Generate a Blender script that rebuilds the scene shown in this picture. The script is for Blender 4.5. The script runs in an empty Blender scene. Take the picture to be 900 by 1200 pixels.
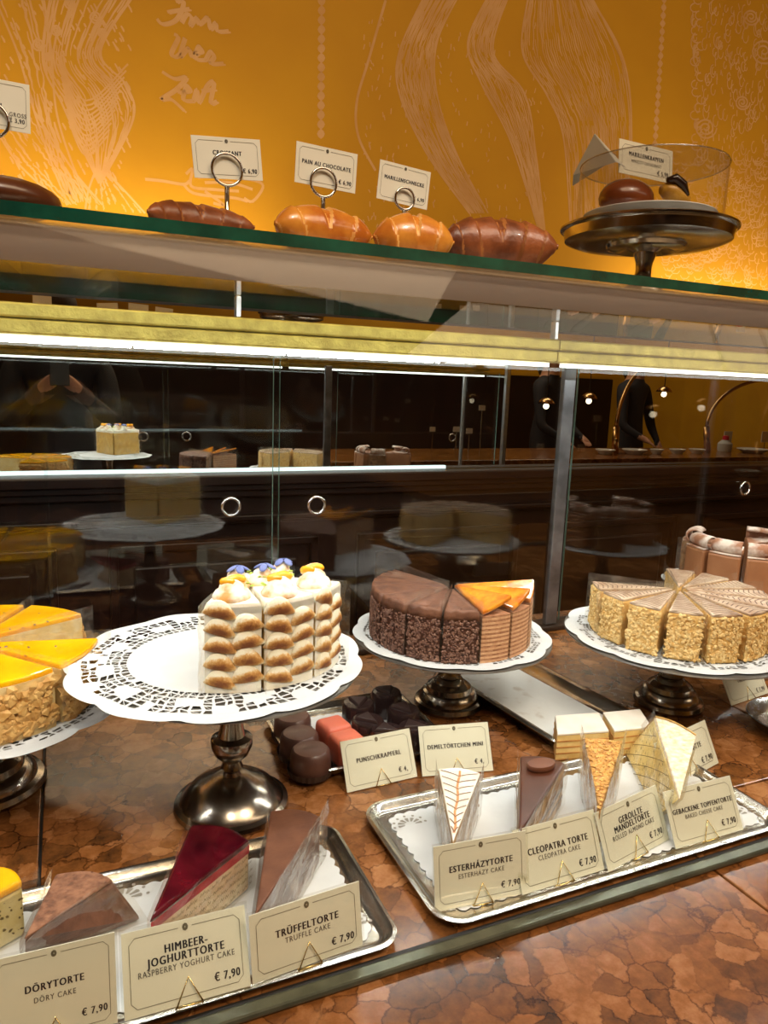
import bpy, bmesh, math, random
from math import sin, cos, pi, radians as R_
from mathutils import Vector, Matrix, noise
random.seed(7)
SC = bpy.context.scene
COL = SC.collection

# ------------------------------------------------------------------ camera, world, lights, exposure
EYE = Vector((0, 0, .42)); FPX = 850.
PITCH, ROLL, YAW = R_(10.2), R_(2.1), R_(24.1)
FW = Vector((sin(YAW)*cos(PITCH), cos(YAW)*cos(PITCH), -sin(PITCH)))
r0 = Vector((cos(YAW), -sin(YAW), 0)); u0 = r0.cross(FW)
RT = r0*cos(ROLL)+u0*sin(ROLL); UP = u0*cos(ROLL)-r0*sin(ROLL)
cam = bpy.data.cameras.new('camera'); camo = bpy.data.objects.new('camera', cam); COL.objects.link(camo)
camo.matrix_world = Matrix(((RT.x, UP.x, -FW.x, EYE.x), (RT.y, UP.y, -FW.y, EYE.y), (RT.z, UP.z, -FW.z, EYE.z), (0, 0, 0, 1)))
cam.sensor_fit = 'VERTICAL'; cam.sensor_height = 36; cam.lens = 36*FPX/1200
cam.clip_start = .01; cam.clip_end = 60
SC.camera = camo
SC.view_settings.view_transform = 'Standard'; SC.view_settings.look = 'None'
SC.view_settings.gamma = 1; SC.view_settings.use_curve_mapping = False
SC.view_settings.exposure = 0.0
SC.cycles.transparent_max_bounces = 40; SC.cycles.max_bounces = 10; SC.cycles.glossy_bounces = 6
SC.cycles.use_denoising = True
w = bpy.data.worlds.new('world'); SC.world = w; w.use_nodes = True
w.node_tree.nodes['Background'].inputs[0].default_value = (1, .75, .5, 1)
w.node_tree.nodes['Background'].inputs[1].default_value = .38

def area(name, loc, direction, sx, sy, energy, color):
    l = bpy.data.lights.new(name, 'AREA'); l.shape = 'RECTANGLE'; l.size = sx; l.size_y = sy
    l.energy = energy; l.color = color
    o = bpy.data.objects.new(name, l); COL.objects.link(o); o.location = loc
    o.rotation_euler = Vector(direction).to_track_quat('-Z', 'X' if abs(direction[0]) > .9 else 'Y').to_euler()
    return o
WARM = (1, .66, .36); COOL = (.97, 1, .93)
area('front_led_light', (.35, .562, .5025), (0, .30, -.95), 2.1, .012, 5.2, (.98, 1, .98))
area('back_led_light', (.35, .872, .457), (0, -.45, -.88), 2.1, .01, 3.8, COOL)
area('room_ceiling_light', (.6, -.9, 2.3), (.1, .45, -1), 2.4, 1.2, 58, (1, .72, .45))
area('wall_wash_left', (-.1, 1.50, .62), (0, .35, .9), 1.1, .03, 3.2, (1, .80, .5))
area('wall_wash_right', (1.75, 1.50, .62), (0, .35, .9), .7, .03, 2.4, (1, .78, .48))
def spot(name, loc, target, ang, energy, color, rad=.06, blend=.5):
    l = bpy.data.lights.new(name, 'SPOT'); l.spot_size = R_(ang); l.spot_blend = blend; l.energy = energy; l.color = color; l.shadow_soft_size = rad
    o = bpy.data.objects.new(name, l); COL.objects.link(o); o.location = loc
    o.rotation_euler = (Vector(target)-Vector(loc)).to_track_quat('-Z', 'Y').to_euler(); return o
spot('case_fill_left', (-.25, -1.0, 2.3), (.12, .58, .05), 27, 58, (1, .97, .92))  # pair of added fill spots, brightening the cake and card fronts
spot('case_fill_right', (.9, -1.0, 2.3), (.62, .62, .05), 27, 50, (1, .97, .92))
area('opposite_fill_light', (3.6, -2.2, 2.35), (0, -.2, -1), 3.2, .8, 40, (1, .78, .55))  # added fill for the opposite counter and wall in the mirror

M_Y = 1.60      # mirror plane; wall just behind it
def ray(x, y): return FW + RT*((x-450)/FPX) + UP*((600-y)/FPX)
def onz(x, y, z):
    d = ray(x, y); return EYE + d*((z-EYE.z)/d.z)
def ony(x, y, Y):
    d = ray(x, y); return EYE + d*((Y-EYE.y)/d.y)
def proj(P):
    d = Vector(P)-EYE; z = d.dot(FW)
    return (450+FPX*d.dot(RT)/z, 600-FPX*d.dot(UP)/z)

# ------------------------------------------------------------------ materials
MATS = {}
def nt(name):
    m = bpy.data.materials.new(name); m.use_nodes = True
    t = m.node_tree; t.nodes.clear()
    out = t.nodes.new('ShaderNodeOutputMaterial')
    return m, t, out
def N(t, kind, **kw):
    n = t.nodes.new('ShaderNode'+kind)
    for k, v in kw.items():
        if k in n.inputs: n.inputs[k].default_value = v
        else: setattr(n, k, v)
    return n
def c4(c): return (c[0], c[1], c[2], 1)
def srgb(r, g, b):
    f = lambda v: ((v/255+.055)/1.055)**2.4 if v/255 > .04045 else v/255/12.92
    return (f(r), f(g), f(b))
def mat(name, c1, c2=None, scale=40, rough=.5, metal=0, bump=0, bscale=None, detail=4, lo=.35, hi=.65, coat=0, sss=0, spec=.5):
    if name in MATS: return MATS[name]
    m, t, out = nt(name)
    p = N(t, 'BsdfPrincipled'); p.inputs['Roughness'].default_value = rough; p.inputs['Metallic'].default_value = metal
    p.inputs['Coat Weight'].default_value = coat; p.inputs['Coat Roughness'].default_value = .08
    p.inputs['Specular IOR Level'].default_value = spec
    if sss:
        p.inputs['Subsurface Weight'].default_value = sss; p.inputs['Subsurface Radius'].default_value = (.006, .004, .002); p.inputs['Subsurface Scale'].default_value = 1
    t.links.new(p.outputs[0], out.inputs[0])
    tc = N(t, 'TexCoord')
    if c2 is None: c2 = tuple(v*.82 for v in c1)
    nz = N(t, 'TexNoise', Scale=scale, Detail=detail); t.links.new(tc.outputs['Object'], nz.inputs['Vector'])
    rp = N(t, 'ValToRGB'); rp.color_ramp.elements[0].position = lo; rp.color_ramp.elements[1].position = hi
    rp.color_ramp.elements[0].color = c4(c2); rp.color_ramp.elements[1].color = c4(c1)
    t.links.new(nz.outputs[0], rp.inputs[0]); t.links.new(rp.outputs[0], p.inputs['Base Color'])
    if bump:
        n2 = N(t, 'TexNoise', Scale=bscale or scale*3, Detail=5); t.links.new(tc.outputs['Object'], n2.inputs['Vector'])
        b = N(t, 'Bump', Strength=bump, Distance=.002); t.links.new(n2.outputs[0], b.inputs['Height']); t.links.new(b.outputs[0], p.inputs['Normal'])
    MATS[name] = m; return m
def schlick(t, f0=.04, power=5):
    g = N(t, 'NewGeometry'); d = N(t, 'VectorMath', operation='DOT_PRODUCT')
    t.links.new(g.outputs['Normal'], d.inputs[0]); t.links.new(g.outputs['Incoming'], d.inputs[1])
    a = N(t, 'Math', operation='ABSOLUTE'); t.links.new(d.outputs['Value'], a.inputs[0])
    s = N(t, 'Math', operation='SUBTRACT'); s.inputs[0].default_value = 1; t.links.new(a.outputs[0], s.inputs[1])
    p = N(t, 'Math', operation='POWER'); p.inputs[1].default_value = power; t.links.new(s.outputs[0], p.inputs[0])
    m = N(t, 'Math', operation='MULTIPLY_ADD'); m.inputs[1].default_value = 1-f0; m.inputs[2].default_value = f0
    t.links.new(p.outputs[0], m.inputs[0]); return m
def glass(name, tint=(.97, .99, .98), f0=.04, rough=.0, haze=0, haze_col=(.8, .85, .8), bump=0):
    if name in MATS: return MATS[name]
    m, t, out = nt(name)
    tr = N(t, 'BsdfTransparent', Color=c4(tint)); gl = N(t, 'BsdfGlossy', Roughness=rough, Color=(1, 1, 1, 1))
    fac = schlick(t, f0); mx = N(t, 'MixShader')
    t.links.new(fac.outputs[0], mx.inputs[0]); t.links.new(tr.outputs[0], mx.inputs[1]); t.links.new(gl.outputs[0], mx.inputs[2])
    last = mx
    if bump:
        tc = N(t, 'TexCoord'); n2 = N(t, 'TexNoise', Scale=60, Detail=3); t.links.new(tc.outputs['Object'], n2.inputs['Vector'])
        b = N(t, 'Bump', Strength=bump, Distance=.004); t.links.new(n2.outputs[0], b.inputs['Height']); t.links.new(b.outputs[0], gl.inputs['Normal'])
    if haze:
        df = N(t, 'BsdfDiffuse', Color=c4(haze_col)); m2 = N(t, 'MixShader')
        if bump:
            rp = N(t, 'ValToRGB'); rp.color_ramp.elements[0].position = .5; rp.color_ramp.elements[1].position = .75
            rp.color_ramp.elements[0].color = (haze*.35,)*3+(1,); rp.color_ramp.elements[1].color = (haze*3,)*3+(1,)
            t.links.new(n2.outputs[0], rp.inputs[0]); t.links.new(rp.outputs[0], m2.inputs[0])
        else: m2.inputs[0].default_value = haze
        t.links.new(last.outputs[0], m2.inputs[1]); t.links.new(df.outputs[0], m2.inputs[2]); last = m2
    t.links.new(last.outputs[0], out.inputs[0]); MATS[name] = m; return m
def emit(name, col, s):
    if name in MATS: return MATS[name]
    m, t, out = nt(name); e = N(t, 'Emission', Color=c4(col), Strength=s); t.links.new(e.outputs[0], out.inputs[0]); MATS[name] = m; return m
def marble():
    m, t, out = nt('marble'); p = N(t, 'BsdfPrincipled', Roughness=.2); t.links.new(p.outputs[0], out.inputs[0])
    g = N(t, 'NewGeometry')
    nz = N(t, 'TexNoise', Scale=38, Detail=6, Roughness=.65); t.links.new(g.outputs['Position'], nz.inputs['Vector'])
    sub = N(t, 'VectorMath', operation='SUBTRACT'); sub.inputs[1].default_value = (.5, .5, .5); t.links.new(nz.outputs['Color'], sub.inputs[0])
    ma = N(t, 'VectorMath', operation='MULTIPLY_ADD'); ma.inputs[1].default_value = (.020, .020, .020)
    t.links.new(sub.outputs[0], ma.inputs[0]); t.links.new(g.outputs['Position'], ma.inputs[2])
    v1 = N(t, 'TexVoronoi', Scale=44, feature='DISTANCE_TO_EDGE'); v2 = N(t, 'TexVoronoi', Scale=44)
    for v in (v1, v2): t.links.new(ma.outputs[0], v.inputs['Vector'])
    sep = N(t, 'SeparateColor'); t.links.new(v2.outputs['Color'], sep.inputs[0])
    nb = N(t, 'TexNoise', Scale=9, Detail=3); t.links.new(g.outputs['Position'], nb.inputs['Vector'])
    nf = N(t, 'TexNoise', Scale=70, Detail=6, Roughness=.7); t.links.new(g.outputs['Position'], nf.inputs['Vector'])
    a1 = N(t, 'Math', operation='MULTIPLY_ADD'); a1.inputs[1].default_value = .42; t.links.new(sep.outputs[0], a1.inputs[0])
    a2 = N(t, 'Math', operation='MULTIPLY_ADD'); a2.inputs[1].default_value = .9; a2.inputs[2].default_value = -.52
    t.links.new(nf.outputs[0], a2.inputs[0])
    a3 = N(t, 'Math', operation='MULTIPLY_ADD'); a3.inputs[1].default_value = .8; t.links.new(nb.outputs[0], a3.inputs[0]); t.links.new(a2.outputs[0], a3.inputs[2])
    t.links.new(a3.outputs[0], a1.inputs[2])
    rp = N(t, 'ValToRGB'); els = rp.color_ramp.elements
    els[0].position = .1; els[0].color = c4(srgb(60, 37, 19)); els[1].position = .85; els[1].color = c4(srgb(164, 114, 72))
    e = els.new(.4); e.color = c4(srgb(110, 67, 32)); e = els.new(.6); e.color = c4(srgb(136, 85, 43))
    t.links.new(a1.outputs[0], rp.inputs[0])
    vr = N(t, 'ValToRGB'); vr.color_ramp.elements[0].position = .0; vr.color_ramp.elements[0].color = (.32, .26, .22, 1)
    vr.color_ramp.elements[1].position = .045; vr.color_ramp.elements[1].color = (1, 1, 1, 1); t.links.new(v1.outputs['Distance'], vr.inputs[0])
    # fade veins with noise so that cells merge here and there
    nv = N(t, 'TexNoise', Scale=20, Detail=2); t.links.new(g.outputs['Position'], nv.inputs['Vector'])
    vm = N(t, 'ValToRGB'); vm.color_ramp.elements[0].position = .36; vm.color_ramp.elements[1].position = .56; t.links.new(nv.outputs[0], vm.inputs[0])
    mxv = N(t, 'MixRGB', blend_type='MULTIPLY'); t.links.new(vm.outputs[0], mxv.inputs[0]); t.links.new(rp.outputs[0], mxv.inputs[1]); t.links.new(vr.outputs[0], mxv.inputs[2])
    t.links.new(mxv.outputs[0], p.inputs['Base Color']); MATS['marble'] = m; return m
MARBLE = marble()
SILVER = mat('antique_silver', (.42, .37, .31), (.27, .23, .18), 30, .2, 1, .12, 60)
TRAYM = mat('tray_silver', (.58, .56, .50), (.43, .40, .34), 25, .24, 1, .15, 120)
CHROME = mat('chrome', (.75, .75, .75), (.65, .65, .65), 20, .12, 1)
ALU = mat('brushed_aluminium', (.62, .64, .64), (.5, .52, .52), 60, .35, .9)
PAPER = mat('doily_paper', (.58, .60, .60), (.52, .54, .545), 30, .8, 0, .1, 300)
PAPER2 = mat('tray_paper', (.66, .68, .68), (.55, .57, .57), 18, .6, 0, .25, 90)
CARD = mat('card_paper', (.86, .86, .74), (.82, .82, .70), 20, .6)
INK = mat('black_ink', (.02, .02, .03), None, 20, .6)
INKG = mat('grey_ink', (.16, .15, .13), None, 20, .6)
LINEM = mat('olive_ink', (.22, .20, .14), None, 20, .6)
GOLDW = mat('gold_wire', (.85, .68, .28), (.7, .5, .2), 30, .22, 1)
GOLDB = mat('gold_leaf', (.54, .45, .10), (.34, .27, .055), 55, .42, .5, .5, 160, detail=8, lo=.3, hi=.7)
BRASS = mat('brass', (.75, .5, .25), (.6, .38, .16), 20, .25, 1)
WOOD = mat('dark_mahogany', (.016, .0055, .0048), (.008, .0032, .003), 6, .4, 0, .1, 40, spec=.35)
BEIGE = mat('bronze_anodised', (.30, .20, .125), (.27, .175, .11), 6, .85, 0, spec=.08)
BLACK = mat('plain_black', (.012, .011, .010), None, 20, .5)
WALLM = mat('orange_wall', srgb(206, 152, 12), srgb(194, 138, 8), 2.5, .75, 0, .1, 60)
WALLP = mat('pale_wall_paint', srgb(218, 172, 116), srgb(206, 156, 92), 14, .8)
CREAMW = mat('ceiling_paint', (.5, .38, .25), None, 3, .9)
FLOORM = mat('floor_boards', (.08, .04, .02), (.05, .025, .015), 4, .4)
GL_TOP = glass('top_glass', (.94, .97, .95), .06)
GL_PANE = glass('pane_glass', (.97, .98, .975), .05)
GL_FRONT = glass('front_glass', (.985, .99, .985), .012)
GL_DOME = glass('clear_acrylic', (.97, .97, .97), .05)
GL_EDGE = mat('green_glass_edge', (.012, .11, .07), (.006, .05, .035), 30, .1, 0, 0, coat=1)
SLEEVE = glass('card_sleeve', (.97, .97, .95), .05, .05)
FILM = glass('cake_film', (.96, .95, .92), .07, .12, haze=.06, haze_col=(.8, .75, .65), bump=1.)
MIRROR = mat('mirror_silver', (.80, .81, .80), (.80, .81, .80), 5, .0, 1)

# ------------------------------------------------------------------ mesh builder
class MB:
    def __init__(s): s.v = []; s.f = []; s.m = []; s.mi = 0
    def add(s, vs, fs):
        b = len(s.v); s.v += [tuple(v) for v in vs]; s.f += [tuple(b+i for i in f) for f in fs]; s.m += [s.mi]*len(fs); return s
    def box(s, x0, x1, y0, y1, z0, z1):
        return s.add([(x, y, z) for z in (z0, z1) for y in (y0, y1) for x in (x0, x1)],
                     [(0, 2, 3, 1), (4, 5, 7, 6), (0, 1, 5, 4), (2, 6, 7, 3), (0, 4, 6, 2), (1, 3, 7, 5)])
    def loft(s, rings, cap0=True, cap1=True, closed=True):
        n = len(rings[0]); vs = [p for r in rings for p in r]; fs = []
        for i in range(len(rings)-1):
            for j in range(n if closed else n-1):
                k = (j+1) % n; fs.append((i*n+j, i*n+k, (i+1)*n+k, (i+1)*n+j))
        if cap0: fs.append(tuple(range(n-1, -1, -1)))
        if cap1: fs.append(tuple((len(rings)-1)*n+j for j in range(n)))
        return s.add(vs, fs)
    def prism(s, bot, top): return s.loft([bot, top])
    def lathe(s, c, prof, n=40):
        return s.loft([[(c[0]+r*cos(2*pi*j/n), c[1]+r*sin(2*pi*j/n), c[2]+z) for j in range(n)] for r, z in prof])
    def tube(s, pts, r, n=8, closed=False):
        pts = [Vector(p) for p in pts]; rings = []; up = None
        for i, p in enumerate(pts):
            a = pts[i-1] if i or closed else p; b = pts[(i+1) % len(pts)] if (i < len(pts)-1 or closed) else p
            d = (b-a).normalized()
            if up is None: up = d.orthogonal().normalized()
            x = (up-d*up.dot(d)).normalized(); up = x; y = d.cross(x)
            rr = r[i] if isinstance(r, (list, tuple)) else r
            rings.append([p+x*cos(2*pi*j/n)*rr+y*sin(2*pi*j/n)*rr for j in range(n)])
        if closed: rings.append(rings[0])
        return s.loft(rings, not closed, not closed)
    def ell(s, c, rad, rot=None, nu=12, nv=7, jit=0):
        rot = rot or Matrix.Identity(3); c = Vector(c); vs = [c+rot@Vector((0, 0, -rad[2]))]; fs = []
        for i in range(1, nv):
            a = -pi/2+pi*i/nv
            for j in range(nu):
                b = 2*pi*j/nu; q = 1+random.uniform(-jit, jit)
                vs.append(c+rot@Vector((rad[0]*cos(a)*cos(b)*q, rad[1]*cos(a)*sin(b)*q, rad[2]*sin(a)*q)))
        vs.append(c+rot@Vector((0, 0, rad[2]))); L = len(vs)-1
        for j in range(nu):
            k = (j+1) % nu; fs.append((0, 1+k, 1+j)); fs.append((L, L-nu+j, L-nu+k))
            for i in range(nv-2): fs.append((1+i*nu+j, 1+i*nu+k, 1+(i+1)*nu+k, 1+(i+1)*nu+j))
        return s.add(vs, fs)
    def chip(s, p, n, size, thick):
        n = (Vector(n)+Vector([random.uniform(-.45, .45) for _ in range(3)])).normalized()
        x = n.orthogonal().normalized(); y = n.cross(x); a0 = random.uniform(0, 6.28); p = Vector(p)
        k = 5; vs = [p+(x*cos(a0+6.283*i/k)+y*sin(a0+6.283*i/k))*size*random.uniform(.6, 1.1) for i in range(k)]
        vs += [p+n*thick, p-n*thick]
        return s.add(vs, [(i, (i+1) % k, k) for i in range(k)]+[((i+1) % k, i, k+1) for i in range(k)])
    def ribbon(s, pts, wd, nrm):
        pts = [Vector(p) for p in pts]; L = []; Rr = []; nrm = Vector(nrm)
        for i, p in enumerate(pts):
            d = (pts[min(i+1, len(pts)-1)]-pts[max(i-1, 0)])
            if d.length < 1e-9: d = Vector((1, 0, 0))
            t = nrm.cross(d.normalized()); k = wd[i] if isinstance(wd, list) else wd
            L.append(p+t*k/2); Rr.append(p-t*k/2)
        n = len(pts); return s.add(L+Rr, [(i, i+1, n+i+1, n+i) for i in range(n-1)])

ORG = {}
def thing(name, loc, label, cat, group=None):
    o = bpy.data.objects.new(name, None); COL.objects.link(o); o.location = loc; o.empty_display_size = .02
    o['label'] = label; o['category'] = cat
    if group: o['group'] = group
    ORG[o.name] = Vector(loc); return o
def part(name, mb, mats, parent=None, smooth=False, bevel=0, kind=None, label=None, cat=None, group=None, bseg=2, sub=0):
    org = ORG[parent.name] if parent else Vector((0, 0, 0))
    me = bpy.data.meshes.new(name)
    me.from_pydata([tuple(Vector(v)-org) for v in mb.v], [], mb.f)
    if not isinstance(mats, (list, tuple)): mats = [mats]
    for m in mats: me.materials.append(m)
    if len(mats) > 1: me.polygons.foreach_set('material_index', mb.m)
    if smooth: me.polygons.foreach_set('use_smooth', [True]*len(me.polygons))
    me.update()
    o = bpy.data.objects.new(name, me); COL.objects.link(o)
    if parent: o.parent = parent
    ORG[o.name] = org
    if smooth == 'auto':
        me.set_sharp_from_angle(angle=R_(35))
    if bevel:
        b = o.modifiers.new('bevel', 'BEVEL'); b.width = bevel; b.segments = bseg; b.limit_method = 'ANGLE'; b.angle_limit = R_(40)
    if sub:
        b = o.modifiers.new('sub', 'SUBSURF'); b.levels = sub; b.render_levels = sub
    if kind: o['kind'] = kind
    if label: o['label'] = label
    if cat: o['category'] = cat
    if group: o['group'] = group
    return o
def struct(name, mb, m, parent=None, **k): return part(name, mb, m, parent, kind=None if parent else 'structure', **k)

# ------------------------------------------------------------------ room shell
FZ = -.95; CZ = 2.5; X0, X1, YB = -3.2, 6.4, -4.2
struct('floor', MB().box(X0, X1, YB, M_Y+.1, FZ-.05, FZ), FLOORM)
struct('ceiling', MB().box(X0, X1, YB, M_Y+.1, CZ, CZ+.05), CREAMW)
struct('wall_back', MB().box(X0, X1, M_Y+.03, M_Y+.13, FZ, CZ), WALLM)
struct('wall_front', MB().box(X0, X1, YB-.1, YB, FZ, CZ), WALLM)
struct('wall_left', MB().box(X0-.1, X0, YB-.1, M_Y+.13, FZ, CZ), WALLM)
struct('wall_right', MB().box(X1, X1+.1, YB-.1, M_Y+.13, FZ, CZ), WALLM)
# wainscot below the mirror, with ledge moulding and raised panels
MZ = onz(450, 551, 0) ; MZ = ony(450, 550, M_Y).z
ws = struct('trim_1', MB().box(X0, X1, M_Y-.01, M_Y+.03, FZ, MZ-.03), WOOD)
for k, (dy, z0, z1) in enumerate(((.05, MZ-.022, MZ), (.038, MZ-.036, MZ-.022), (.026, MZ-.052, MZ-.036), (.03, MZ-.105, MZ-.092), (.02, MZ-.112, MZ-.105))):
    struct('moulding', MB().box(X0, X1, M_Y-.01-dy, M_Y-.005, z0, z1), WOOD, ws, bevel=.003)
px = -1.6
while px < 3.4:
    p = MB(); a, b, c, d = px, px+.46, -.62, MZ-.15
    for q0, q1, q2, q3 in ((a, b, c, c+.018), (a, b, d-.018, d), (a, a+.018, c, d), (b-.018, b, c, d)): p.box(q0, q1, M_Y-.026, M_Y-.008, q2, q3)
    struct('panel_frame', p, WOOD, ws, bevel=.003)
    struct('panel', MB().box(a+.05, b-.05, M_Y-.02, M_Y-.008, c+.05, d-.05), WOOD, ws, bevel=.005)
    px += .56
mt = .565
mir = thing('wall_mirror', (.8, M_Y, MZ), 'long low wall mirror above the dark wood panelling behind the glass doors', 'mirror')
part('mirror_glass', MB().box(X0+.2, X1-.2, M_Y, M_Y+.02, MZ+.001, mt), MIRROR, mir)
part('glow_strip', MB().box(-1.5, ony(521, 548, M_Y).x, M_Y-.006, M_Y+.005, MZ+.0005, MZ+.008), emit('mirror_line_glow', (.85, 1, .97), 1.5), mir)  # added glowing strip that draws the bright line along the mirror foot
part('top_ledge', MB().box(X0+.2, X1-.2, M_Y-.07, M_Y+.03, mt, mt+.025), WOOD, mir, bevel=.003)

# white drawn decoration printed on the orange wall (flat print)
WY = M_Y+.0297
def wp(x, y): return ony(x, y, WY)
deco = MB(); rnd = random.Random(3)
PXM = 1.9/850
def stroke(pts, wpx=1.4, taper=False):
    wpx *= 1.3
    dy_ = rnd.uniform(-.00025, .00005)
    n = len(pts); wd = [wpx*PXM*(.35+.65*sin(pi*(i+.5)/n) if taper else 1) for i in range(n)]
    deco.ribbon([wp(*p)+Vector((0, dy_, 0)) for p in pts], wd, (0, -1, 0))
def crv(P, n=24):                   # Catmull-Rom through pixel points
    out = []
    Q = [P[0]]+list(P)+[P[-1]]
    seg = max(2, n//(len(P)-1))
    for i in range(1, len(Q)-2):
        for k in range(seg):
            t = k/seg; a, b, c, d = Q[i-1], Q[i], Q[i+1], Q[i+2]
            out.append(tuple(.5*((2*b[j])+(-a[j]+c[j])*t+(2*a[j]-5*b[j]+4*c[j]-d[j])*t*t+(-a[j]+3*b[j]-3*c[j]+d[j])*t**3) for j in (0, 1)))
    out.append(tuple(P[-1])); return out
rnd = random.Random(3)
def band(A, B, nl, wpx=1.1, dens=1.0, wob=1.5):      # hatched band between two guide curves
    A = crv(A, 40); B = crv(B, 40); n = min(len(A), len(B))
    for k in range(nl):
        t = (k+.5)/nl; i = 0
        while i < n-2:
            L = rnd.randint(4, 12); j = min(n-1, i+L)
            if rnd.random() < dens:
                stroke([(A[q][0]*(1-t)+B[q][0]*t+rnd.uniform(-wob, wob)*.4, A[q][1]*(1-t)+B[q][1]*t) for q in range(i, j+1)], wpx*rnd.uniform(.6, 1.3), True)
            i = j+rnd.randint(0, 1)
    stroke(A, 1.3); stroke(B, 1.3)
# the flowing stripes in the middle
band([(500, -10), (468, 60), (468, 110), (500, 180), (550, 250)], [(540, -10), (512, 50), (512, 110), (535, 180), (572, 250)], 24, 1.2, .93)
band([(575, -10), (548, 50), (565, 100), (600, 170), (640, 300)], [(598, -10), (578, 60), (615, 110), (628, 180), (642, 300)], 20, 1.2, .93)
band([(620, -10), (612, 60), (640, 110), (660, 160), (668, 260)], [(690, -10), (725, 60), (735, 110), (738, 160), (736, 250)], 44, 1.2, .9)
stroke(crv([(452, 0), (432, 70), (418, 120), (420, 160), (440, 200)], 30), 2); stroke(crv([(690, -5), (725, 55), (738, 110), (740, 180)], 30), 2.2)
for k in range(230):
    x = rnd.uniform(425, 640); y = rnd.uniform(20, 270)
    stroke([(x, y), (x+rnd.uniform(-2, 2), y+rnd.uniform(3, 7))], 1.1, True)
# woman's dress on the left
band([(60, -10), (50, 70), (72, 120), (90, 160), (116, 215)], [(160, -10), (118, 60), (148, 100), (156, 140), (118, 215)], 24, 1.3, .8)
band([(-10, -10), (20, 60), (40, 130), (60, 190), (80, 240)], [(50, -10), (60, 60), (66, 130), (84, 190), (104, 235)], 12, 1.3, .5, 3)
band([(0, 160), (20, 190), (45, 215), (70, 240)], [(40, 130), (66, 170), (90, 205), (120, 240)], 9, 1.3, .55, 3)
for k in range(12):
    a = k/12; stroke(crv([(66+a*16, 60+a*90), (100, 118+a*70), (150-a*26, 75+a*92)], 12), 1.1)
for k in range(170):
    x = rnd.uniform(0, 150); y = rnd.uniform(0, 235); s = rnd.uniform(4, 11)
    if x > 90+y*.0+60: continue
    stroke([(x, y), (x+s*.35, y+s*.6), (x+s*.5, y+s)], 1.4, True)
for (cx, cy, s) in ((45, 52, 8), (66, 35, 7), (112, 20, 8), (120, 38, 6), (82, 4, 7), (56, 66, 5)):
    stroke([(cx+s*(1-t/26)*cos(t*.6), cy+s*(1-t/26)*sin(t*.6)) for t in range(26)], 1.3)
band([(112, 200), (104, 222), (100, 245)], [(124, 200), (150, 228), (170, 250)], 8, 1.3, .8)
# handwriting
H = [[(206, 2), (214, 0), (212, 12), (204, 24), (190, 28), (184, 22)], [(196, 14), (206, 12), (222, 10)], [(212, 26), (218, 16), (224, 20), (222, 30), (230, 20), (232, 28), (238, 24)],
     [(238, 24), (243, 20), (246, 34), (252, 26), (254, 36), (268, 36)],
     [(204, 40), (208, 44), (200, 62), (206, 66), (214, 58)], [(216, 44), (210, 66), (220, 56), (224, 66), (232, 62)], [(226, 62), (236, 60), (232, 54), (228, 68), (240, 70)], [(240, 70), (246, 60), (250, 66), (246, 74), (262, 74)],
     [(190, 84), (204, 92), (218, 90), (206, 104), (188, 116), (200, 116), (216, 130)], [(208, 108), (222, 106), (218, 100), (214, 116), (226, 118)], [(226, 118), (230, 104), (232, 120), (242, 100), (250, 96), (246, 120), (254, 118)], [(236, 106), (252, 104)]]
for h in H:
    stroke(crv(h, 24), 2.0); stroke([(x+2.5, y+2) for x, y in crv(h, 24)], 1.2)
# hand drawing behind the first card
for h in ([(170, 210), (190, 212), (215, 216), (222, 212)], [(215, 216), (226, 226), (250, 230), (275, 232), (290, 236)], [(218, 204), (226, 198), (224, 218), (250, 222), (280, 224)], [(232, 208), (262, 206), (300, 212), (308, 220), (296, 236), (286, 232)], [(240, 214), (270, 214), (296, 222)], [(240, 224), (262, 240), (250, 238)]):
    stroke(crv(h, 20), 2.)
# bead chains
for (x0, y0, x1, y1, st, rr) in ((377, -10, 376, 168, 11, 4.6), (779, -10, 767, 178, 9, 3.2)):
    n = int((y1-y0)/st)
    for i in range(n):
        t = i/n; x = x0+(x1-x0)*t; y = y0+(y1-y0)*t
        deco.add([wp(x+rr*cos(a*pi/4), y+(st*.56 if a in (2, 6) else rr)*sin(a*pi/4)) for a in range(8)], [tuple(range(8))])
# lace block on the right
for k in range(420):
    x = rnd.uniform(812, 900); y = rnd.uniform(0, 330)
    if y > 190 and x < 830: continue
    s = rnd.uniform(4, 9)
    if rnd.random() < .55: stroke([(x+s*.4*cos(t), y+s*sin(t)) for t in [i*.7 for i in range(8)]], 1.0)
    else: stroke([(x, y), (x+rnd.uniform(-2, 2), y+s)], 1.4, True)
for y in range(0, 190, 9):
    x = 818+4*sin(y*.5); stroke([(x-5*cos(t), y+5*sin(t)) for t in [i*.5-1.5 for i in range(8)]], 1.1)
for (cx, cy, s) in ((827, 150, 13), (895, 60, 16), (880, 20, 10), (870, 120, 9), (850, 200, 10)):
    stroke([(cx+s*(1-t/40)*cos(t*.45), cy+s*(1-t/40)*sin(t*.45)) for t in range(36)], 1.6)
for k in range(330):
    x = rnd.uniform(770, 900); y = rnd.uniform(185, 345); s = rnd.uniform(3, 6)
    stroke([(x+s*cos(t), y+s*.7*sin(t)) for t in [i*1.1 for i in range(4)]], 1.0)
struct('wall_drawing', deco, WALLP, bpy.data.objects['wall_back'])
bpy.data.objects['wall_drawing']['kind'] = 'stuff'

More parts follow.
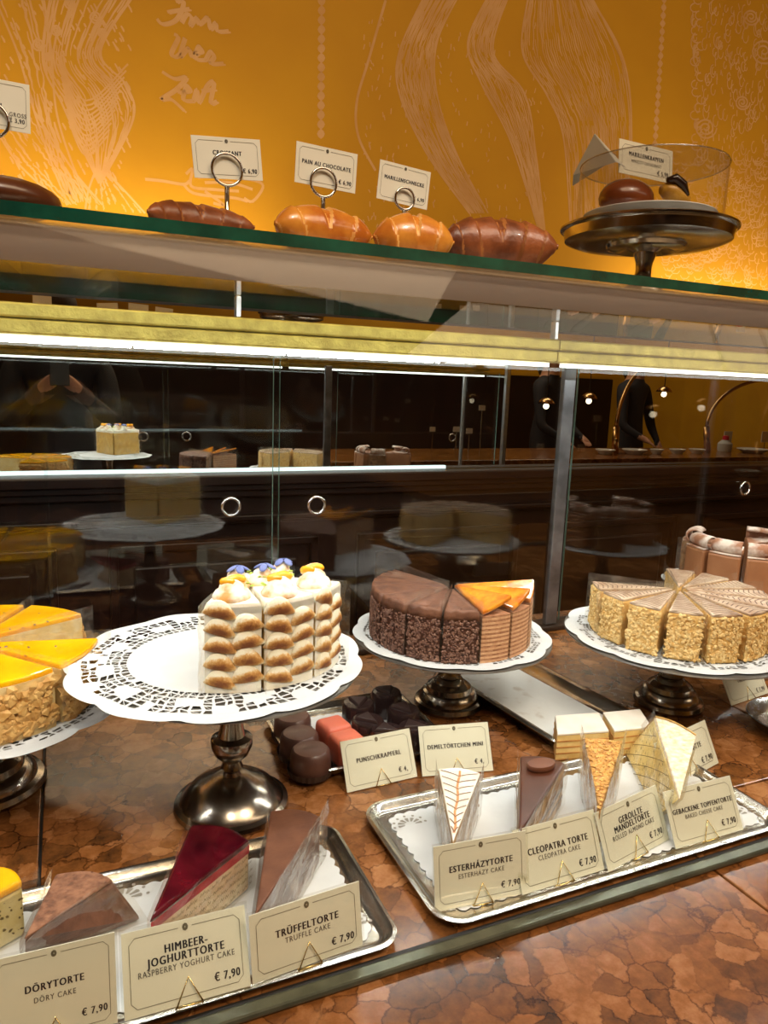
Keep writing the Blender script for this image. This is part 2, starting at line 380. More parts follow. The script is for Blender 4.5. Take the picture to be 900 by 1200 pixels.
# ------------------------------------------------------------------ marble counter
YP = .412                            # foot of the front pane
XJ = onz(874, 835, 0).x; YJ = onz(880, 918, 0).y
ctr = thing('marble_counter', (.4, .6, FZ), 'polished brown and orange marble countertop under the cakes on a dark wood base', 'counter')
part('cabinet_base', MB().box(-1.1, 2.0, .25, 1.06, FZ, -.032), WOOD, ctr, bevel=.004)
g = .0012
for (a, b, c, d) in ((-1.12, -.032, .15, 1.08), (-.032, .52, .15, 1.08), (.52, XJ, .15, YJ), (.52, XJ, YJ, 1.08), (XJ, 2.02, .15, YJ), (XJ, 2.02, YJ, 1.08)):
    part('marble_slab', MB().box(a+g, b-g, c+g, d-g, -.03, 0), MARBLE, ctr, bevel=.0012)
part('joint_filler', MB().box(-1.1, 2.0, .17, 1.06, -.0315, -.004), BLACK, ctr)

# ------------------------------------------------------------------ display case
case = thing('display_case', (.4, .7, .001), 'glass cake display case with gold rail and green-edged glass top', 'display case')
XL, XR = -.75, 1.42
YT = .544; ZT = .515
fp = MB(); fp.loft([[(x, YP-.004, .003), (x, YP+.004, .003), (x, YT+.010, ZT-.001), (x, YT+.002, ZT-.001)] for x in (XL, XR)])
part('front_pane', fp, GL_FRONT, case)
fc = MB().box(XL, XR, YP-.006, YP+.006, .001, .006)
part('front_channel', fc, mat('channel_metal', (.13, .14, .10), (.09, .10, .07), 60, .3, .6), case, bevel=.002)
part('dark_gap_strip', MB().box(XL, XR, YP+.0062, YP+.0112, .001, .003), BLACK, case)  # flat black strip in the gap between channel and trays
tg = MB(); tg.box(XL-.01, XR+.01, YT-.002, 1.05, ZT, ZT+.009)
tg.m = [0, 0, 1, 1, 1, 1]
part('top_glass', tg, [GL_TOP, GL_EDGE], case)
part('lamp_rail', MB().box(XL, XR, YT+.012, .735, ZT-.0035, ZT-.0005), BEIGE, case, bevel=.002)
part('front_led', MB().box(XL+.02, XR-.02, .7355, .7375, ZT-.003, ZT-.001), emit('led_front', (1, 1, .96), 9), case)
GY = .885; gz = .489; DT = .462      # gold rail carrying the lights, hung below the glass top
xg = ony(656, 412, GY).x
for a_, b_, in ((XL, xg-.0005), (xg+.0005, XR)):
    gr = part('gold_rail', MB().box(a_, b_, GY+.003, GY+.03, gz-.0335, gz-.0165), GOLDB, case, bevel=.0025)
    part('gold_rail', MB().box(a_, b_, GY, GY+.03, gz-.016, gz), GOLDB, case, bevel=.0025)
    part('back_led', MB().box(a_+.012, b_-.012, GY+.006, GY+.014, gz-.0395, gz-.034), emit('led_back', COOL, 3.2), case)
for x in (XL+.01, .2, xg, 1.2):
    part('rail_hanger', MB().box(x-.003, x+.003, GY+.010, GY+.022, gz+.0005, ZT-.0005), ALU, case, bevel=.001)
part('bottom_track', MB().box(XL, XR, .985, 1.03, .001, .009), mat('dark_bronze', (.05, .03, .02), None, 20, .4, .5), case, bevel=.002)
for x in (XL+.004, XR-.004):
    ep = MB(); ep.loft([[(xx, YP+.01, .009), (xx, 1.03, .009), (xx, 1.03, ZT-.002), (xx, YT+.012, ZT-.006)] for xx in (x-.003, x+.003)])
    part('end_pane', ep, GL_PANE, case)
    part('corner_post', MB().box(x-.008, x+.008, 1.03, 1.046, .001, ZT-.002), ALU, case, bevel=.002)
    part('corner_post', MB().box(x-.006, x+.006, .738, .748, .001, ZT-.009), ALU, case, bevel=.002)

def door(a, b, y, ringx, label, alu=None, green=None):
    d = thing('sliding_glass_door', ((a+b)/2, y, .0095), label, 'glass door')
    m = MB(); m.box(a, b, y-.0025, y+.0025,   .010, DT); m.m = [0, 1, 0, 0, 1, 1]
    part('pane', m, [GL_PANE, mat('pale_glass_edge', (.25, .42, .36), (.16, .3, .25), 30, .15, .2)], d)
    if ringx:
        rg = MB(); rg.tube([(ringx+.0125*cos(t*pi/12), y-.004, .238+.0125*sin(t*pi/12)) for t in range(24)], .0022, 8, True)
        part('ring_pull', rg, CHROME, d, smooth=True)
    if alu:
        part('edge_profile', MB().box(alu[0], alu[1], y-.006, y+.006,   .010, DT), mat('profile_alu', (.36, .38, .40), (.2, .21, .22), 25, .3, .8), d, bevel=.002)
    return d
rx = [ony(px_, py_, 1.0).x for px_, py_ in ((272, 594), (370, 592), (877, 572))]
xa = ony(52, 560, 1.0).x
door(XL+.03, xa+.004, 1.000, None, 'leftmost glass sliding door, its edge near the left side of the picture')
door(xa, ony(330, 500, 1.0).x, 1.011, rx[0], 'glass sliding door with round pull behind the torched meringue cake')
door(ony(320, 500, 1.0).x, ony(652, 580, 1.0).x, 1.000, rx[1], 'glass sliding door with round pull and grey metal edge, behind the chocolate cake', alu=(ony(649, 580, 1.0).x, ony(662, 580, 1.0).x))
door(ony(671, 580, 1.0).x, XR-.02, 1.011, rx[2], 'rightmost glass sliding door, green at its left edge, round pull at far right')

# ------------------------------------------------------------------ builders for tableware
def stand(c, zp, rp, rf, label, stem=.011, style=0, deep=False, cat='cake stand'):
    x, y, z0 = c
    t = thing('cake_stand', c, label, cat, None)
    h = zp-z0; k = rf/.058
    foot = [(rf*.97, 0), (rf, .003), (rf*.985, .007), (rf*.90, .009), (rf*.87, .012), (rf*.80, .016), (rf*.72, .021), (rf*.55, .027), (rf*.36, .031), (rf*.25, .034)]
    if style == 1: foot = [(rf*.97, 0), (rf, .004), (rf*.96, .009), (rf*.86, .0105), (rf*.83, .016), (rf*.74, .021), (rf*.66, .022), (rf*.63, .028), (rf*.52, .032), (rf*.44, .033), (rf*.38, .038), (rf*.28, .041)]
    sc = min(1, h*.42/foot[-1][1]); foot = [(r, z*sc) for r, z in foot]
    zf = foot[-1][1]
    part('foot', MB().lathe(c, [(.001, 0)]+foot+[(.001, zf)], 56), SILVER, t, smooth='auto')
    hs = h-(.0125 if deep else .004)-zf
    if style == 0:
        st = [(stem*1.0, 0), (stem*.8, .03), (stem*.9, .05), (stem*1.25, .07), (stem*1.1, .1), (stem*1.0, .13), (stem*1.9, .2), (stem*2.25, .27), (stem*2.3, .32), (stem*2.25, .345), (stem*1.5, .37), (stem*1.25, .46), (stem*1.15, .6), (stem*1.2, .8), (stem*1.5, .95), (stem*2.2, 1)]
    else:
        st = [(stem*1.25, 0), (stem, .08), (stem*.95, .3), (stem*1.05, .5), (stem*1.35, .7), (stem*1.4, .78), (stem*1.9, .86), (stem*2.8, 1)]
    part('stem', MB().lathe((x, y, z0+zf), [(.001, 0)]+[(r, z*hs) for r, z in st]+[(.001, hs)], 40), SILVER, t, smooth='auto')
    pl = [(.001, -.004), (rp*.3, -.005), (rp*.33, -.009), (rp*.40, -.0085), (rp*.42, -.004), (rp*.8, -.0050), (rp*.95, -.0036), (rp, -.0028), (rp*1.004, -.0018), (rp, -.0008), (rp*.97, -.0003), (.001, 0)]
    if deep: pl = [(.001, -.012), (rp*.2, -.013), (rp*.30, -.020), (rp*.34, -.0205), (rp*.44, -.0165), (rp*.46, -.012), (rp*.62, -.0125), (rp*.84, -.011), (rp*.94, -.007), (rp*.955, .004), (rp*.975, .006), (rp, .0065), (rp*1.004, .0085), (rp*.985, .010), (rp*.93, .006), (rp*.90, -.0003), (.001, -.0003)]
    part('plate', MB().lathe((x, y, zp-.0005), pl, 72), SILVER if deep else mat('worn_silver', (.22, .21, .19), (.16, .15, .13), 40, .42, .8, .1, 60), t, smooth='auto')
    return t
def doily(c, Rr, lobes, label, solid=.60, S=84, rings=6, plate=None, rim=.90, seed=1, droop=.12, mats=None, scal=.045, name='paper_doily'):
    x, y, z = c; rn = random.Random(seed); plate = plate or Rr; m = MB()
    t_tag = dict(label=label, cat='doily')
    def Z(r, a):
        e = max(0, r-plate)
        return z+.0010-e*droop+ (.0012*sin(a*lobes+1)*min(1, e/.01) if e > 0 else 0)
    def P(r, a):
        r2 = r*(1+scal*(abs(cos(a*lobes/2))**.7-.6)*max(0, (r/Rr-.7)/.3))
        return (x+r2*cos(a), y+r2*sin(a), Z(r2, a))
    n = S*2
    rr = [0.001, solid*Rr*.5, solid*Rr]
    m.loft([[P(q, 2*pi*j/n) for j in range(n)] for q in rr], True, False)
    G = []
    for i in range(rings+1):
        row = []; rad = Rr*(solid+(rim-solid)*i/rings)
        for j in range(S):
            e = 0 if i in (0, rings) else 1
            row.append((rad+e*rn.uniform(-.36, .36)*Rr*(rim-solid)/rings, 2*pi*(j+e*rn.uniform(-.38, .38)+(i % 2)*.0)/S))
        G.append(row)
    # ring borders use doubled resolution at solid disc and rim
    for i in range(rings):
        for j in range(S):
            k = (j+1) % S; q = [G[i][j], G[i][k], G[i+1][k], G[i+1][j]]
            q = [(r, a+2*pi if (idx in (1, 2) and j == S-1) else a) for idx, (r, a) in enumerate(q)]
            cr = sum(v[0] for v in q)/4; ca = sum(v[1] for v in q)/4
            ml = (ca*lobes/(2*pi)) % 1 - .5; dr = (cr/Rr-(solid+rim)/2)/((rim-solid)*.24); da = ml/.21
            ml2 = ((ca*lobes/(2*pi)+.5) % 1)-.5; dr2 = (cr/Rr-(solid+(rim-solid)*.82))/((rim-solid)*.16); da2 = ml2/.13
            pts = [P(r, a) for r, a in q]
            if da*da+dr*dr < 1 or da2*da2+dr2*dr2 < 1 or rn.random() < .06: m.add(pts, [(0, 1, 2, 3)]); continue
            sh = rn.uniform(.64, .80); inn = [P(cr+(r-cr)*sh, ca+(a-ca)*sh) for r, a in q]
            if rn.random() < .35:       # split the hole by a diagonal web
                inn2 = [P(cr+(r-cr)*sh*.9, ca+(a-ca)*sh*.9) for r, a in q]
                m.add([inn2[0], Vector(inn2[0])*.85+Vector(inn2[1])*.15, inn2[2], Vector(inn2[2])*.85+Vector(inn2[3])*.15], [(0, 1, 2, 3)])
            m.add(pts+inn, [(0, 1, 5, 4), (1, 2, 6, 5), (2, 3, 7, 6), (3, 0, 4, 7)])
    m.loft([[P(q*Rr, 2*pi*j/n) for j in range(n)] for q in (rim, (rim+1)/2, 1)], False, False)
    o = part(name, m, mats or PAPER, None, label=label, cat='doily'); return o
def rrect(x0, x1, y0, y1, r, ins, z, n=6):
    r = max(.002, r-ins); pts = []
    for cx, cy, a in ((x1-ins-r, y0+ins+r, -90), (x1-ins-r, y1-ins-r, 0), (x0+ins+r, y1-ins-r, 90), (x0+ins+r, y0+ins+r, 180)):
        for i in range(n+1):
            b = R_(a+90*i/n); pts.append((cx+r*cos(b), cy+r*sin(b), z))
    return pts
def tray(x0, x1, y0, y1, label, z=0.0005, r=.02, hh=.0085, rimw=.006, liner=True, liner_mat=None):
    t = thing('metal_tray', ((x0+x1)/2, (y0+y1)/2, z), label, 'tray')
    prof = [(.014, 0), (.009, .0015), (.003, hh-.002), (0, hh-.001), (0, hh), (rimw*.5, hh+.001), (rimw, hh), (rimw+.003, .0045), (rimw+.006, .003), (rimw+.008, .0028)]
    part('pan', MB().loft([rrect(x0, x1, y0, y1, r, i, z+h) for i, h in prof]), TRAYM, t, smooth='auto')
    return t

# ------------------------------------------------------------------ text and cards
def text_mesh(txt, size, bold=0):
    cu = bpy.data.curves.new('txt', 'FONT'); cu.body = txt; cu.size = size; cu.align_x = 'CENTER'; cu.align_y = 'CENTER'
    cu.offset = bold*size; cu.resolution_u = 3; cu.space_character = 1.2
    o = bpy.data.objects.new('txt', cu); COL.objects.link(o)
    bpy.context.view_layer.update(); dg = bpy.context.evaluated_depsgraph_get()
    me = bpy.data.meshes.new_from_object(o.evaluated_get(dg))
    vs = [v.co.copy() for v in me.vertices]; fs = [tuple(p.vertices) for p in me.polygons]
    bpy.data.objects.remove(o); bpy.data.curves.remove(cu); bpy.data.meshes.remove(me)
    return vs, fs
def put_text(mb, txt, cx, cy, size, frame, sx=.8, bold=.02):
    O, U, V, Nn = frame; vs, fs = text_mesh(txt, size, 0)
    for k in (-1, 0, 1):
        mb.add([O+U*(cx+v.x*sx+k*bold*size*1.1)+V*(cy+v.y)+Nn*(.00060+.00002*k) for v in vs], fs)
def card_on(frame, w, h, lines, price, label, group, easel=True, sleeve=True, loc=None, border=True, name='price_card'):
    """frame: O bottom-left, U right, V up (unit), N towards the reader"""
    O, U, V, Nn = frame
    t = thing(name, tuple(O+U*w/2), label, 'sign', group)
    def q(a, b, c, d, n0, n1):
        m = MB(); P0 = [O+U*a+V*c, O+U*b+V*c, O+U*b+V*d, O+U*a+V*d]
        return m.loft([[p+Nn*n0 for p in P0], [p+Nn*n1 for p in P0]])
    cd_ = part('card', q(0, w, 0, h, -.0004, .0003), CARD, t)
    if border:
        m = MB(); b = .055*w; c = .045*w; lw = .0034*w*1.6
        pts = [(b+c, b), (w-b-c, b), (w-b, b+c), (w-b, h-b-c), (w-b-c, h-b), (w/2+.055*w, h-b)]
        pts2 = [(w/2-.055*w, h-b), (b+c, h-b), (b, h-b-c), (b, b+c), (b+c, b)]
        for pp in (pts, pts2): m.ribbon([O+U*x+V*y+Nn*.0005 for x, y in pp], lw, Nn)
        part('border_line', m, LINEM, cd_)
        e = MB()
        for k in range(8):
            a = k*pi/4; cx, cy = w/2+.014*w*cos(a), h-b+.014*w*1.25*sin(a)
            e.add([O+U*(cx+.011*w*cos(s*pi/3))+V*(cy+.013*w*sin(s*pi/3))+Nn*.0006 for s in range(6)], [tuple(range(6))])
        part('emblem', e, LINEM, cd_)
    big = MB(); small = MB()
    for i, (txt, sz, yy, kind, *cx_) in enumerate(lines):
        put_text(big if kind else small, txt, w*(cx_[0] if cx_ else .5), yy*h, sz*w, (O, U, V, Nn), .80, .034 if kind else .016)
    if big.v: part('lettering', big, INK, cd_)
    if small.v: part('subtitle', small, INKG, cd_)
    if price:
        pm = MB(); put_text(pm, price, w*.815, h*.21, .088*w, (O, U, V, Nn), .76, .028); part('price', pm, INK, cd_)
    if sleeve:
        part('plastic_sleeve', q(-.0015, w+.0015, -.001, h+.0025, .0008, .0012), SLEEVE, t)
    if easel:
        m = MB(); cx = w*.5; s = .105*w; r = .00055
        tri = [(cx-s, -.0005), (cx+s, -.0005), (cx, s*1.9)]
        Pt = [O+U*x+V*y+Nn*.0022 for x, y in tri]
        m.tube([Pt[0], Pt[2], Pt[1]], r, 6); m.tube([Pt[0], Pt[1]], r, 6)
        m.tube([Pt[0], Pt[0]-Nn*.012, Pt[1]-Nn*.012, Pt[1]], r, 6)
        part('wire_easel', m, GOLDW, t, smooth=True)
    return t
def fit_card(px, z0, **kw):          # px: bl, br, tr, tl
    A = onz(*px[0], z0); B = onz(*px[1], z0); U = (B-A); w = U.length; U.normalize(); best = None
    side = Vector((-U.y, U.x, 0))
    for hi in range(30, 90, 2):
        h = w*hi/100
        for li in range(-30, 75, 3):
            V = Vector((0, 0, 1))*cos(R_(li))+side*sin(R_(li)); e = 0
            for P, q in ((B+V*h, px[2]), (A+V*h, px[3])):
                a = proj(P); e += (a[0]-q[0])**2+(a[1]-q[1])**2
            if best is None or e < best[0]: best = (e, h, V, li)
    e, h, V, li = best
    print('CARD', kw.get('label', '')[:40], 'w%.3f h%.3f lean%d err%.1f' % (w, h, li, e**.5))
    return card_on((A, U, V, U.cross(V)), w, h, **kw)
TZ = .0045
GB = 'cream price cards on the counter'
L1 = lambda a, b: [(a, .088, .60, 1), (b, .066, .47, 0)]
fit_card([(-10, 1239), (138, 1198), (138, 1091), (-12, 1126)], .0105, lines=L1('DÖRYTORTE', 'DÖRY CAKE'), price='€ 7,90', label='cream price card reading DÖRYTORTE, at the lower left corner', group=GB)
fit_card([(146, 1197), (294, 1155), (286, 1061), (139, 1094)], .0105, lines=[('HIMBEER-', .088, .70, 1), ('JOGHURTTORTE', .088, .575, 1), ('RASPBERRY YOGHURT CAKE', .064, .46, 0)], price='€ 7,90', label='cream price card reading HIMBEER-JOGHURTTORTE below the red raspberry slice', group=GB)
fit_card([(296, 1154), (425, 1107), (420, 1032), (289, 1073)], .0105, lines=L1('TRÜFFELTORTE', 'TRUFFLE CAKE'), price='€ 7,90', label='cream price card reading TRÜFFELTORTE below the brown truffle slice', group=GB)
fit_card([(510, 1069), (618, 1046), (616, 976), (508, 991)], TZ, lines=L1('ESTERHÁZYTORTE', 'ESTERHÁZY CAKE'), price='€ 7,90', label='cream price card reading ESTERHÁZYTORTE below the white iced slice', group=GB)
fit_card([(612, 1049), (708, 1019), (697, 953), (600, 970)], TZ+.001, lines=L1('CLEOPATRA TORTE', 'CLEOPATRA CAKE'), price='€ 7,90', label='cream price card reading CLEOPATRA TORTE', group=GB)
fit_card([(713, 1022), (784, 983), (766, 918), (698, 954)], TZ, lines=[('GEROLLTE', .088, .70, 1), ('MANDELTORTE', .088, .575, 1), ('ROLLED ALMOND CAKE', .066, .45, 0)], price='€ 7,90', label='cream price card reading GEROLLTE MANDELTORTE', group=GB)
fit_card([(792, 995), (871, 972), (855, 906), (775, 929)], TZ, lines=[('GEBACKENE TOPFENTORTE', .074, .60, 1), ('BAKED CHEESE CAKE', .062, .48, 0)], price='€ 7,90', label='cream price card reading GEBACKENE TOPFENTORTE, at the right end of the tray', group=GB)
fit_card([(407, 929), (489, 910), (479, 852), (398, 869)], .001, lines=[('PUNSCHKRAPFERL', .082, .56, 1)], price='€ 4,', label='cream price card reading PUNSCHKRAPFERL below the pink glazed cubes', group=GB)
fit_card([(495, 910), (578, 903), (572, 846), (490, 852)], .001, lines=[('DEMELTÖRTCHEN MINI', .080, .56, 1)], price='€ 4,', label='cream price card for the small dark chocolate cakes, right of the PUNSCHKRAPFERL card', group=GB)
fit_card([(783, 926), (842, 894), (824, 844), (767, 871)], .001, lines=[('CREMESCHNITTE', .08, .56, 1)], price='€ 7,90', label='cream price card half hidden behind the cheese cake slice', group=GB)
fit_card([(857, 827), (901, 812), (891, 784), (843, 790)], .001, lines=[('TIRAMISU', .085, .7, 1)], price='€ 7,90', label='small cream price card under the right edge of the pale almond cake', group=GB)

# ------------------------------------------------------------------ trays and their paper
tr1 = (-.32, .220, .4235, .585); tr2 = (.252, .640, .4235, .600)
tray(*tr1, 'rectangular silver tray at lower left with brown and raspberry slices')
tray(*tr2, 'rectangular silver tray at lower right with four cake slices', r=.026)
tray(.212, .40, .664, .83, 'small silver tray with pink and chocolate petit fours', r=.02, hh=.012)
# long angled tray in the middle right
def tray_poly(P, label, hh=.016, liner=None):
    cx = sum(p.x for p in P)/4; cy = sum(p.y for p in P)/4; t = thing('metal_tray', (cx, cy, .0005), label, 'tray')
    U = (P[1]-P[0]); w = U.length; U.normalize(); V = Vector((-U.y, U.x, 0)); d = ((P[3]-P[0]).dot(V)+(P[2]-P[1]).dot(V))/2
    prof = [(.017, 0), (.012, .002), (.004, hh-.003), (0, hh-.001), (0, hh), (.004, hh+.0015), (.009, hh), (.015, .006), (.019, .0035), (.023, .003)]
    part('pan', MB().loft([[tuple(P[0]+U*a+V*b+Vector((0, 0, .0005+h))) for a, b, _ in rrect(0, w, 0, d, .018, i, 0)] for i, h in prof]), TRAYM, t, smooth='auto')
    return P[0], U, V, w, d
Pt = [onz(655, 890, 0), onz(760, 858, 0), onz(655, 760, 0), onz(560, 778, 0)]
tp0, tU, tV, tw, td = tray_poly(Pt, 'long silver tray, mostly empty, running back under the chocolate cake')
tl = MB(); tl.loft([[tuple(tp0+tU*a+tV*b+Vector((0, 0, zz))) for a, b, _ in rrect(.024, tw-.024, .024, td-.024, .01, 0, 0)] for zz in (.0042, .0048)])
part('tray_liner', tl, mat('crumbed_paper', (.66, .68, .66), (.5, .47, .42), 45, .5, 0, .3, 90, lo=.28, hi=.42), None, label='white paper liner strewn with crumbs in the long silver tray', cat='paper')
# liners
def liner(x0, x1, y0, y1, label, lace=True, z=.0042):
    m = MB(); step = .012; n = 0
    P = rrect(x0, x1, y0, y1, .012, 0, z, 5)
    # scalloped edge
    out = []
    for i in range(len(P)):
        a = Vector(P[i]); b = Vector(P[(i+1) % len(P)]); L = (b-a).length; k = max(1, int(L/.0016)); nn = Vector(((b-a).y, -(b-a).x, 0)).normalized()
        for j in range(k):
            p = a+(b-a)*j/k; n += L/k; out.append(p+nn*abs(sin(n/.012*pi))*.0028)
    c = Vector(((x0+x1)/2, (y0+y1)/2, z))
    ring = [[tuple(p+Vector((0, 0, -.0003))) for p in out], [tuple(p) for p in out]]
    m.loft(ring)
    o = part('tray_doily', m, PAPER2, None, label=label, cat='doily')
    if lace:
        h = MB()
        for cx, cy, s in lace:
            for k in range(7):
                a = pi*k/6; r1, r2 = s*.45, s
                h.add([(cx+r*cos(a+da)*1.2, cy+r*sin(a+da), z+.0004) for r, da in ((r1, -.12), (r2, -.17), (r2*1.05, 0), (r2, .17), (r1, .12))], [(0, 1, 2, 3, 4)])
                h.add([(cx+s*1.35*cos(a)*1.2+.0016*cos(q), cy+s*1.35*sin(a)+.0016*sin(q), z+.0004) for q in range(6)], [tuple(range(6))])
        part('cut_out', h, mat('lace_gap', (.30, .28, .24), None, 30, .5), o, kind='stuff')
    return o
liner(-.29, .202, .443, .562, 'white lace-edged paper under the raspberry and truffle slices', [(.190, .458, .010), (.182, .545, .010), (.10, .552, .012), (.03, .552, .012)])
liner(.274, .622, .443, .578, 'white lace-edged paper lining the lower right tray', [(.290, .56, .010), (.606, .458, .010), (.60, .56, .012)])
liner(.240, .374, .69, .804, 'white paper under the petit fours', [])

# oval tray at the right edge
ot = thing('metal_tray', (.93, .60, .0005), 'edge of a small oval silver tray at the right border', 'tray')
oc = onz(935, 858, 0); ORG[ot.name] = Vector((oc.x, oc.y, .0005)); ot.location = (oc.x, oc.y, .0005)
part('pan', MB().lathe((oc.x, oc.y, .0005), [(.001, 0), (.045, 0), (.052, .004), (.06, .017), (.062, .018), (.061, .0195), (.054, .016), (.046, .006), (.001, .004)], 48), TRAYM, ot, smooth='auto')

# ------------------------------------------------------------------ stands and doilies
stand((.140, .657, .0005), .150, .121, .056, 'tall silver cake stand carrying the torched meringue slices', .0088)
doily((.131, .675, .150), .139, 11, 'large white lace doily under the torched meringue slices', plate=.135, seed=5, S=84)
stand((.456, .788, .0005), .100, .128, .046, 'silver cake stand with ringed foot carrying the chocolate cake', .0125, 1)
doily((.456, .790, .100), .127, 11, 'white lace doily under the chocolate cake', plate=.128, seed=9, solid=.7)
stand((.745, .690, .0005), .100, .146, .046, 'silver cake stand carrying the pale almond cake', .0125, 1)
doily((.742, .692, .100), .140, 12, 'white lace doily under the pale almond cake', plate=.150, seed=13, solid=.72)
LC = (-.088, .775)
stand((LC[0], LC[1], .0005), .098, .130, .060, 'silver cake stand at left edge carrying the yellow cake', .0125, 1)
doily((LC[0]+.004, LC[1]-.006, .098), .137, 11, 'white lace doily under the yellow cake', plate=.134, seed=15, solid=.72)
BC = (1.043, .838)
stand((BC[0], BC[1], .0005), .100, .120, .045, 'silver cake stand at far right carrying the powdered milk chocolate cake', .012, 1)
doily((BC[0], BC[1], .100), .126, 11, 'crumpled white lace doily under the powdered milk chocolate cake', plate=.122, seed=19, solid=.75)

# ------------------------------------------------------------------ cake helpers
def sector(cx, cy, r, a0, a1, off=0, n=8, tip=.004):
    am = (a0+a1)/2; ox, oy = cx+off*cos(am), cy+off*sin(am)
    return [Vector((ox+tip*cos(am), oy+tip*sin(am), 0))]+[Vector((ox+r*cos(a0+(a1-a0)*i/n), oy+r*sin(a0+(a1-a0)*i/n), 0)) for i in range(n+1)]
def at_z(P, z, s=1.0, c=None):
    c = c or sum(P, Vector())/len(P); return [tuple(c+(p-c)*s+Vector((0, 0, z))) for p in P]
def body(P, z0, z1, layers=1):
    m = MB(); m.loft([at_z(P, z0+(z1-z0)*i/max(1, layers)) for i in range(layers+1)]); return m
def film(t, P, z0, z1, over=.006, out=.0015, mt_=None, ext=.012):
    """two sheets of film along the cut sides of a wedge; P[0] is the tip"""
    m = MB(); c = sum(P, Vector())/len(P)
    for a, b in ((P[0], P[1]), (P[0], P[-1])):
        d = (b-a).normalized(); nn = Vector((d.y, -d.x, 0)); nn = nn if nn.dot((a+b)/2-c) > 0 else -nn
        A = a+nn*out; B = b+nn*out+d*ext; rows = []
        for k in range(5):
            z = z0+(z1+over-z0)*k/4
            rows.append([tuple(A+(B-A)*i/6+nn*random.uniform(0, .0016)+Vector((0, 0, z+(over*.8*i/6 if k == 4 else 0)))) for i in range(7)])
        m.loft(rows, False, False, False)
    return part('film_wrap', m, mt_ or FILM, t)

# ------------------------------------------------------------------ torched meringue slices
def toast():
    m, t, out = nt('torched_meringue'); p = N(t, 'BsdfPrincipled', Roughness=.55); t.links.new(p.outputs[0], out.inputs[0])
    p.inputs['Subsurface Weight'].default_value = .15; p.inputs['Subsurface Radius'].default_value = (.004, .003, .002); p.inputs['Subsurface Scale'].default_value = 1
    tc = N(t, 'TexCoord'); mp = N(t, 'Mapping'); mp.inputs['Scale'].default_value = (64, 20, 135); mp.inputs['Location'].default_value = (0, 0, .12)
    t.links.new(tc.outputs['Object'], mp.inputs[0])
    ln = N(t, 'VectorMath', operation='LENGTH'); t.links.new(mp.outputs[0], ln.inputs[0])
    g = N(t, 'NewGeometry'); nz = N(t, 'TexNoise', Scale=260, Detail=6, Roughness=.8); t.links.new(g.outputs['Position'], nz.inputs['Vector'])
    n3 = N(t, 'TexNoise', Scale=55, Detail=2); t.links.new(g.outputs['Position'], n3.inputs['Vector'])
    a = N(t, 'Math', operation='MULTIPLY_ADD'); a.inputs[1].default_value = 1.3; t.links.new(nz.outputs[0], a.inputs[0]); t.links.new(ln.outputs['Value'], a.inputs[2])
    a2 = N(t, 'Math', operation='MULTIPLY_ADD'); a2.inputs[1].default_value = .7; t.links.new(n3.outputs[0], a2.inputs[0]); t.links.new(a.outputs[0], a2.inputs[2])
    rp = N(t, 'ValToRGB'); e = rp.color_ramp.elements
    e[0].position = .60; e[0].color = c4(srgb(138, 76, 26)); e[1].position = 1.36/1.0 if False else .98; e[1].color = c4(srgb(240, 232, 205))
    x = e.new(.78); x.color = c4(srgb(196, 136, 62)); x = e.new(.88); x.color = c4(srgb(226, 184, 118))
    sc_ = N(t, 'Math', operation='MULTIPLY'); sc_.inputs[1].default_value = .47; t.links.new(a2.outputs[0], sc_.inputs[0])
    t.links.new(sc_.outputs[0], rp.inputs[0]); t.links.new(rp.outputs[0], p.inputs['Base Color'])
    b = N(t, 'Bump', Strength=.8, Distance=.002); t.links.new(nz.outputs[0], b.inputs['Height']); t.links.new(b.outputs[0], p.inputs['Normal'])
    return m
TOAST = toast()
MER = mat('meringue', (.88, .86, .76), (.84, .78, .62), 60, .55, 0, .3, 200, sss=.1)
SPONGE = mat('yellow_sponge', srgb(232, 196, 110), srgb(214, 168, 80), 120, .85, 0, .8, 300)
ORANGEJ = mat('orange_jelly', (.95, .45, .02), (.9, .36, .01), 60, .12, 0, 0, coat=.6, sss=.2)
BLUEP = mat('blue_petal', (.10, .14, .38), (.16, .2, .45), 90, .6)
GREENP = mat('pistachio', (.38, .5, .08), (.25, .38, .05), 90, .7)
pm = MB()                            # one fish-scale petal, arched, in local coordinates (x along, y outwards, z up)
rings = []
for i in range(9):
    s = -1+2*i/8; w_ = max(.06, (1-abs(s)**2.4)); cx_ = s*.0148; cz_ = .0062*(1-s*s)-.003-.0025*s
    rings.append([(cx_, (.0042*w_*sin(pi*j/7) - .0010), cz_+.0088*w_*cos(pi*j/7)*(1 if cos(pi*j/7) > 0 else .95)) for j in range(8)])
pm.loft(rings, True, True, True)
petal_me = bpy.data.meshes.new('meringue_petal'); petal_me.from_pydata(pm.v, [], pm.f); petal_me.materials.append(TOAST)
petal_me.polygons.foreach_set('use_smooth', [True]*len(petal_me.polygons))
def petal(t, pos, ang, roll=0, s=1.0, sz=1.0):
    o = bpy.data.objects.new('meringue_petal', petal_me); COL.objects.link(o); o.parent = t
    out = Vector((cos(ang), sin(ang), 0)); x = Vector((-sin(ang), cos(ang), 0)); z = Vector((0, 0, 1))
    Mx = Matrix((x, out, z)).transposed().to_4x4() @ Matrix.Rotation(roll, 4, 'Y')
    Mx = Matrix.Translation(Vector(pos)-ORG[t.name]) @ Mx @ Matrix.Diagonal((s, 1, sz, 1)); o.matrix_local = Mx
MC = (.152, .688); MRr = .107
mz0, mz1 = .1512, .228
bounds = [R_(-118), R_(-90.5), R_(-62), R_(-35)]
mlab = ['left torched meringue slice with orange jelly blob, its tall side of petals', 'middle torched meringue slice on the tall stand', 'right torched meringue slice on the tall stand']
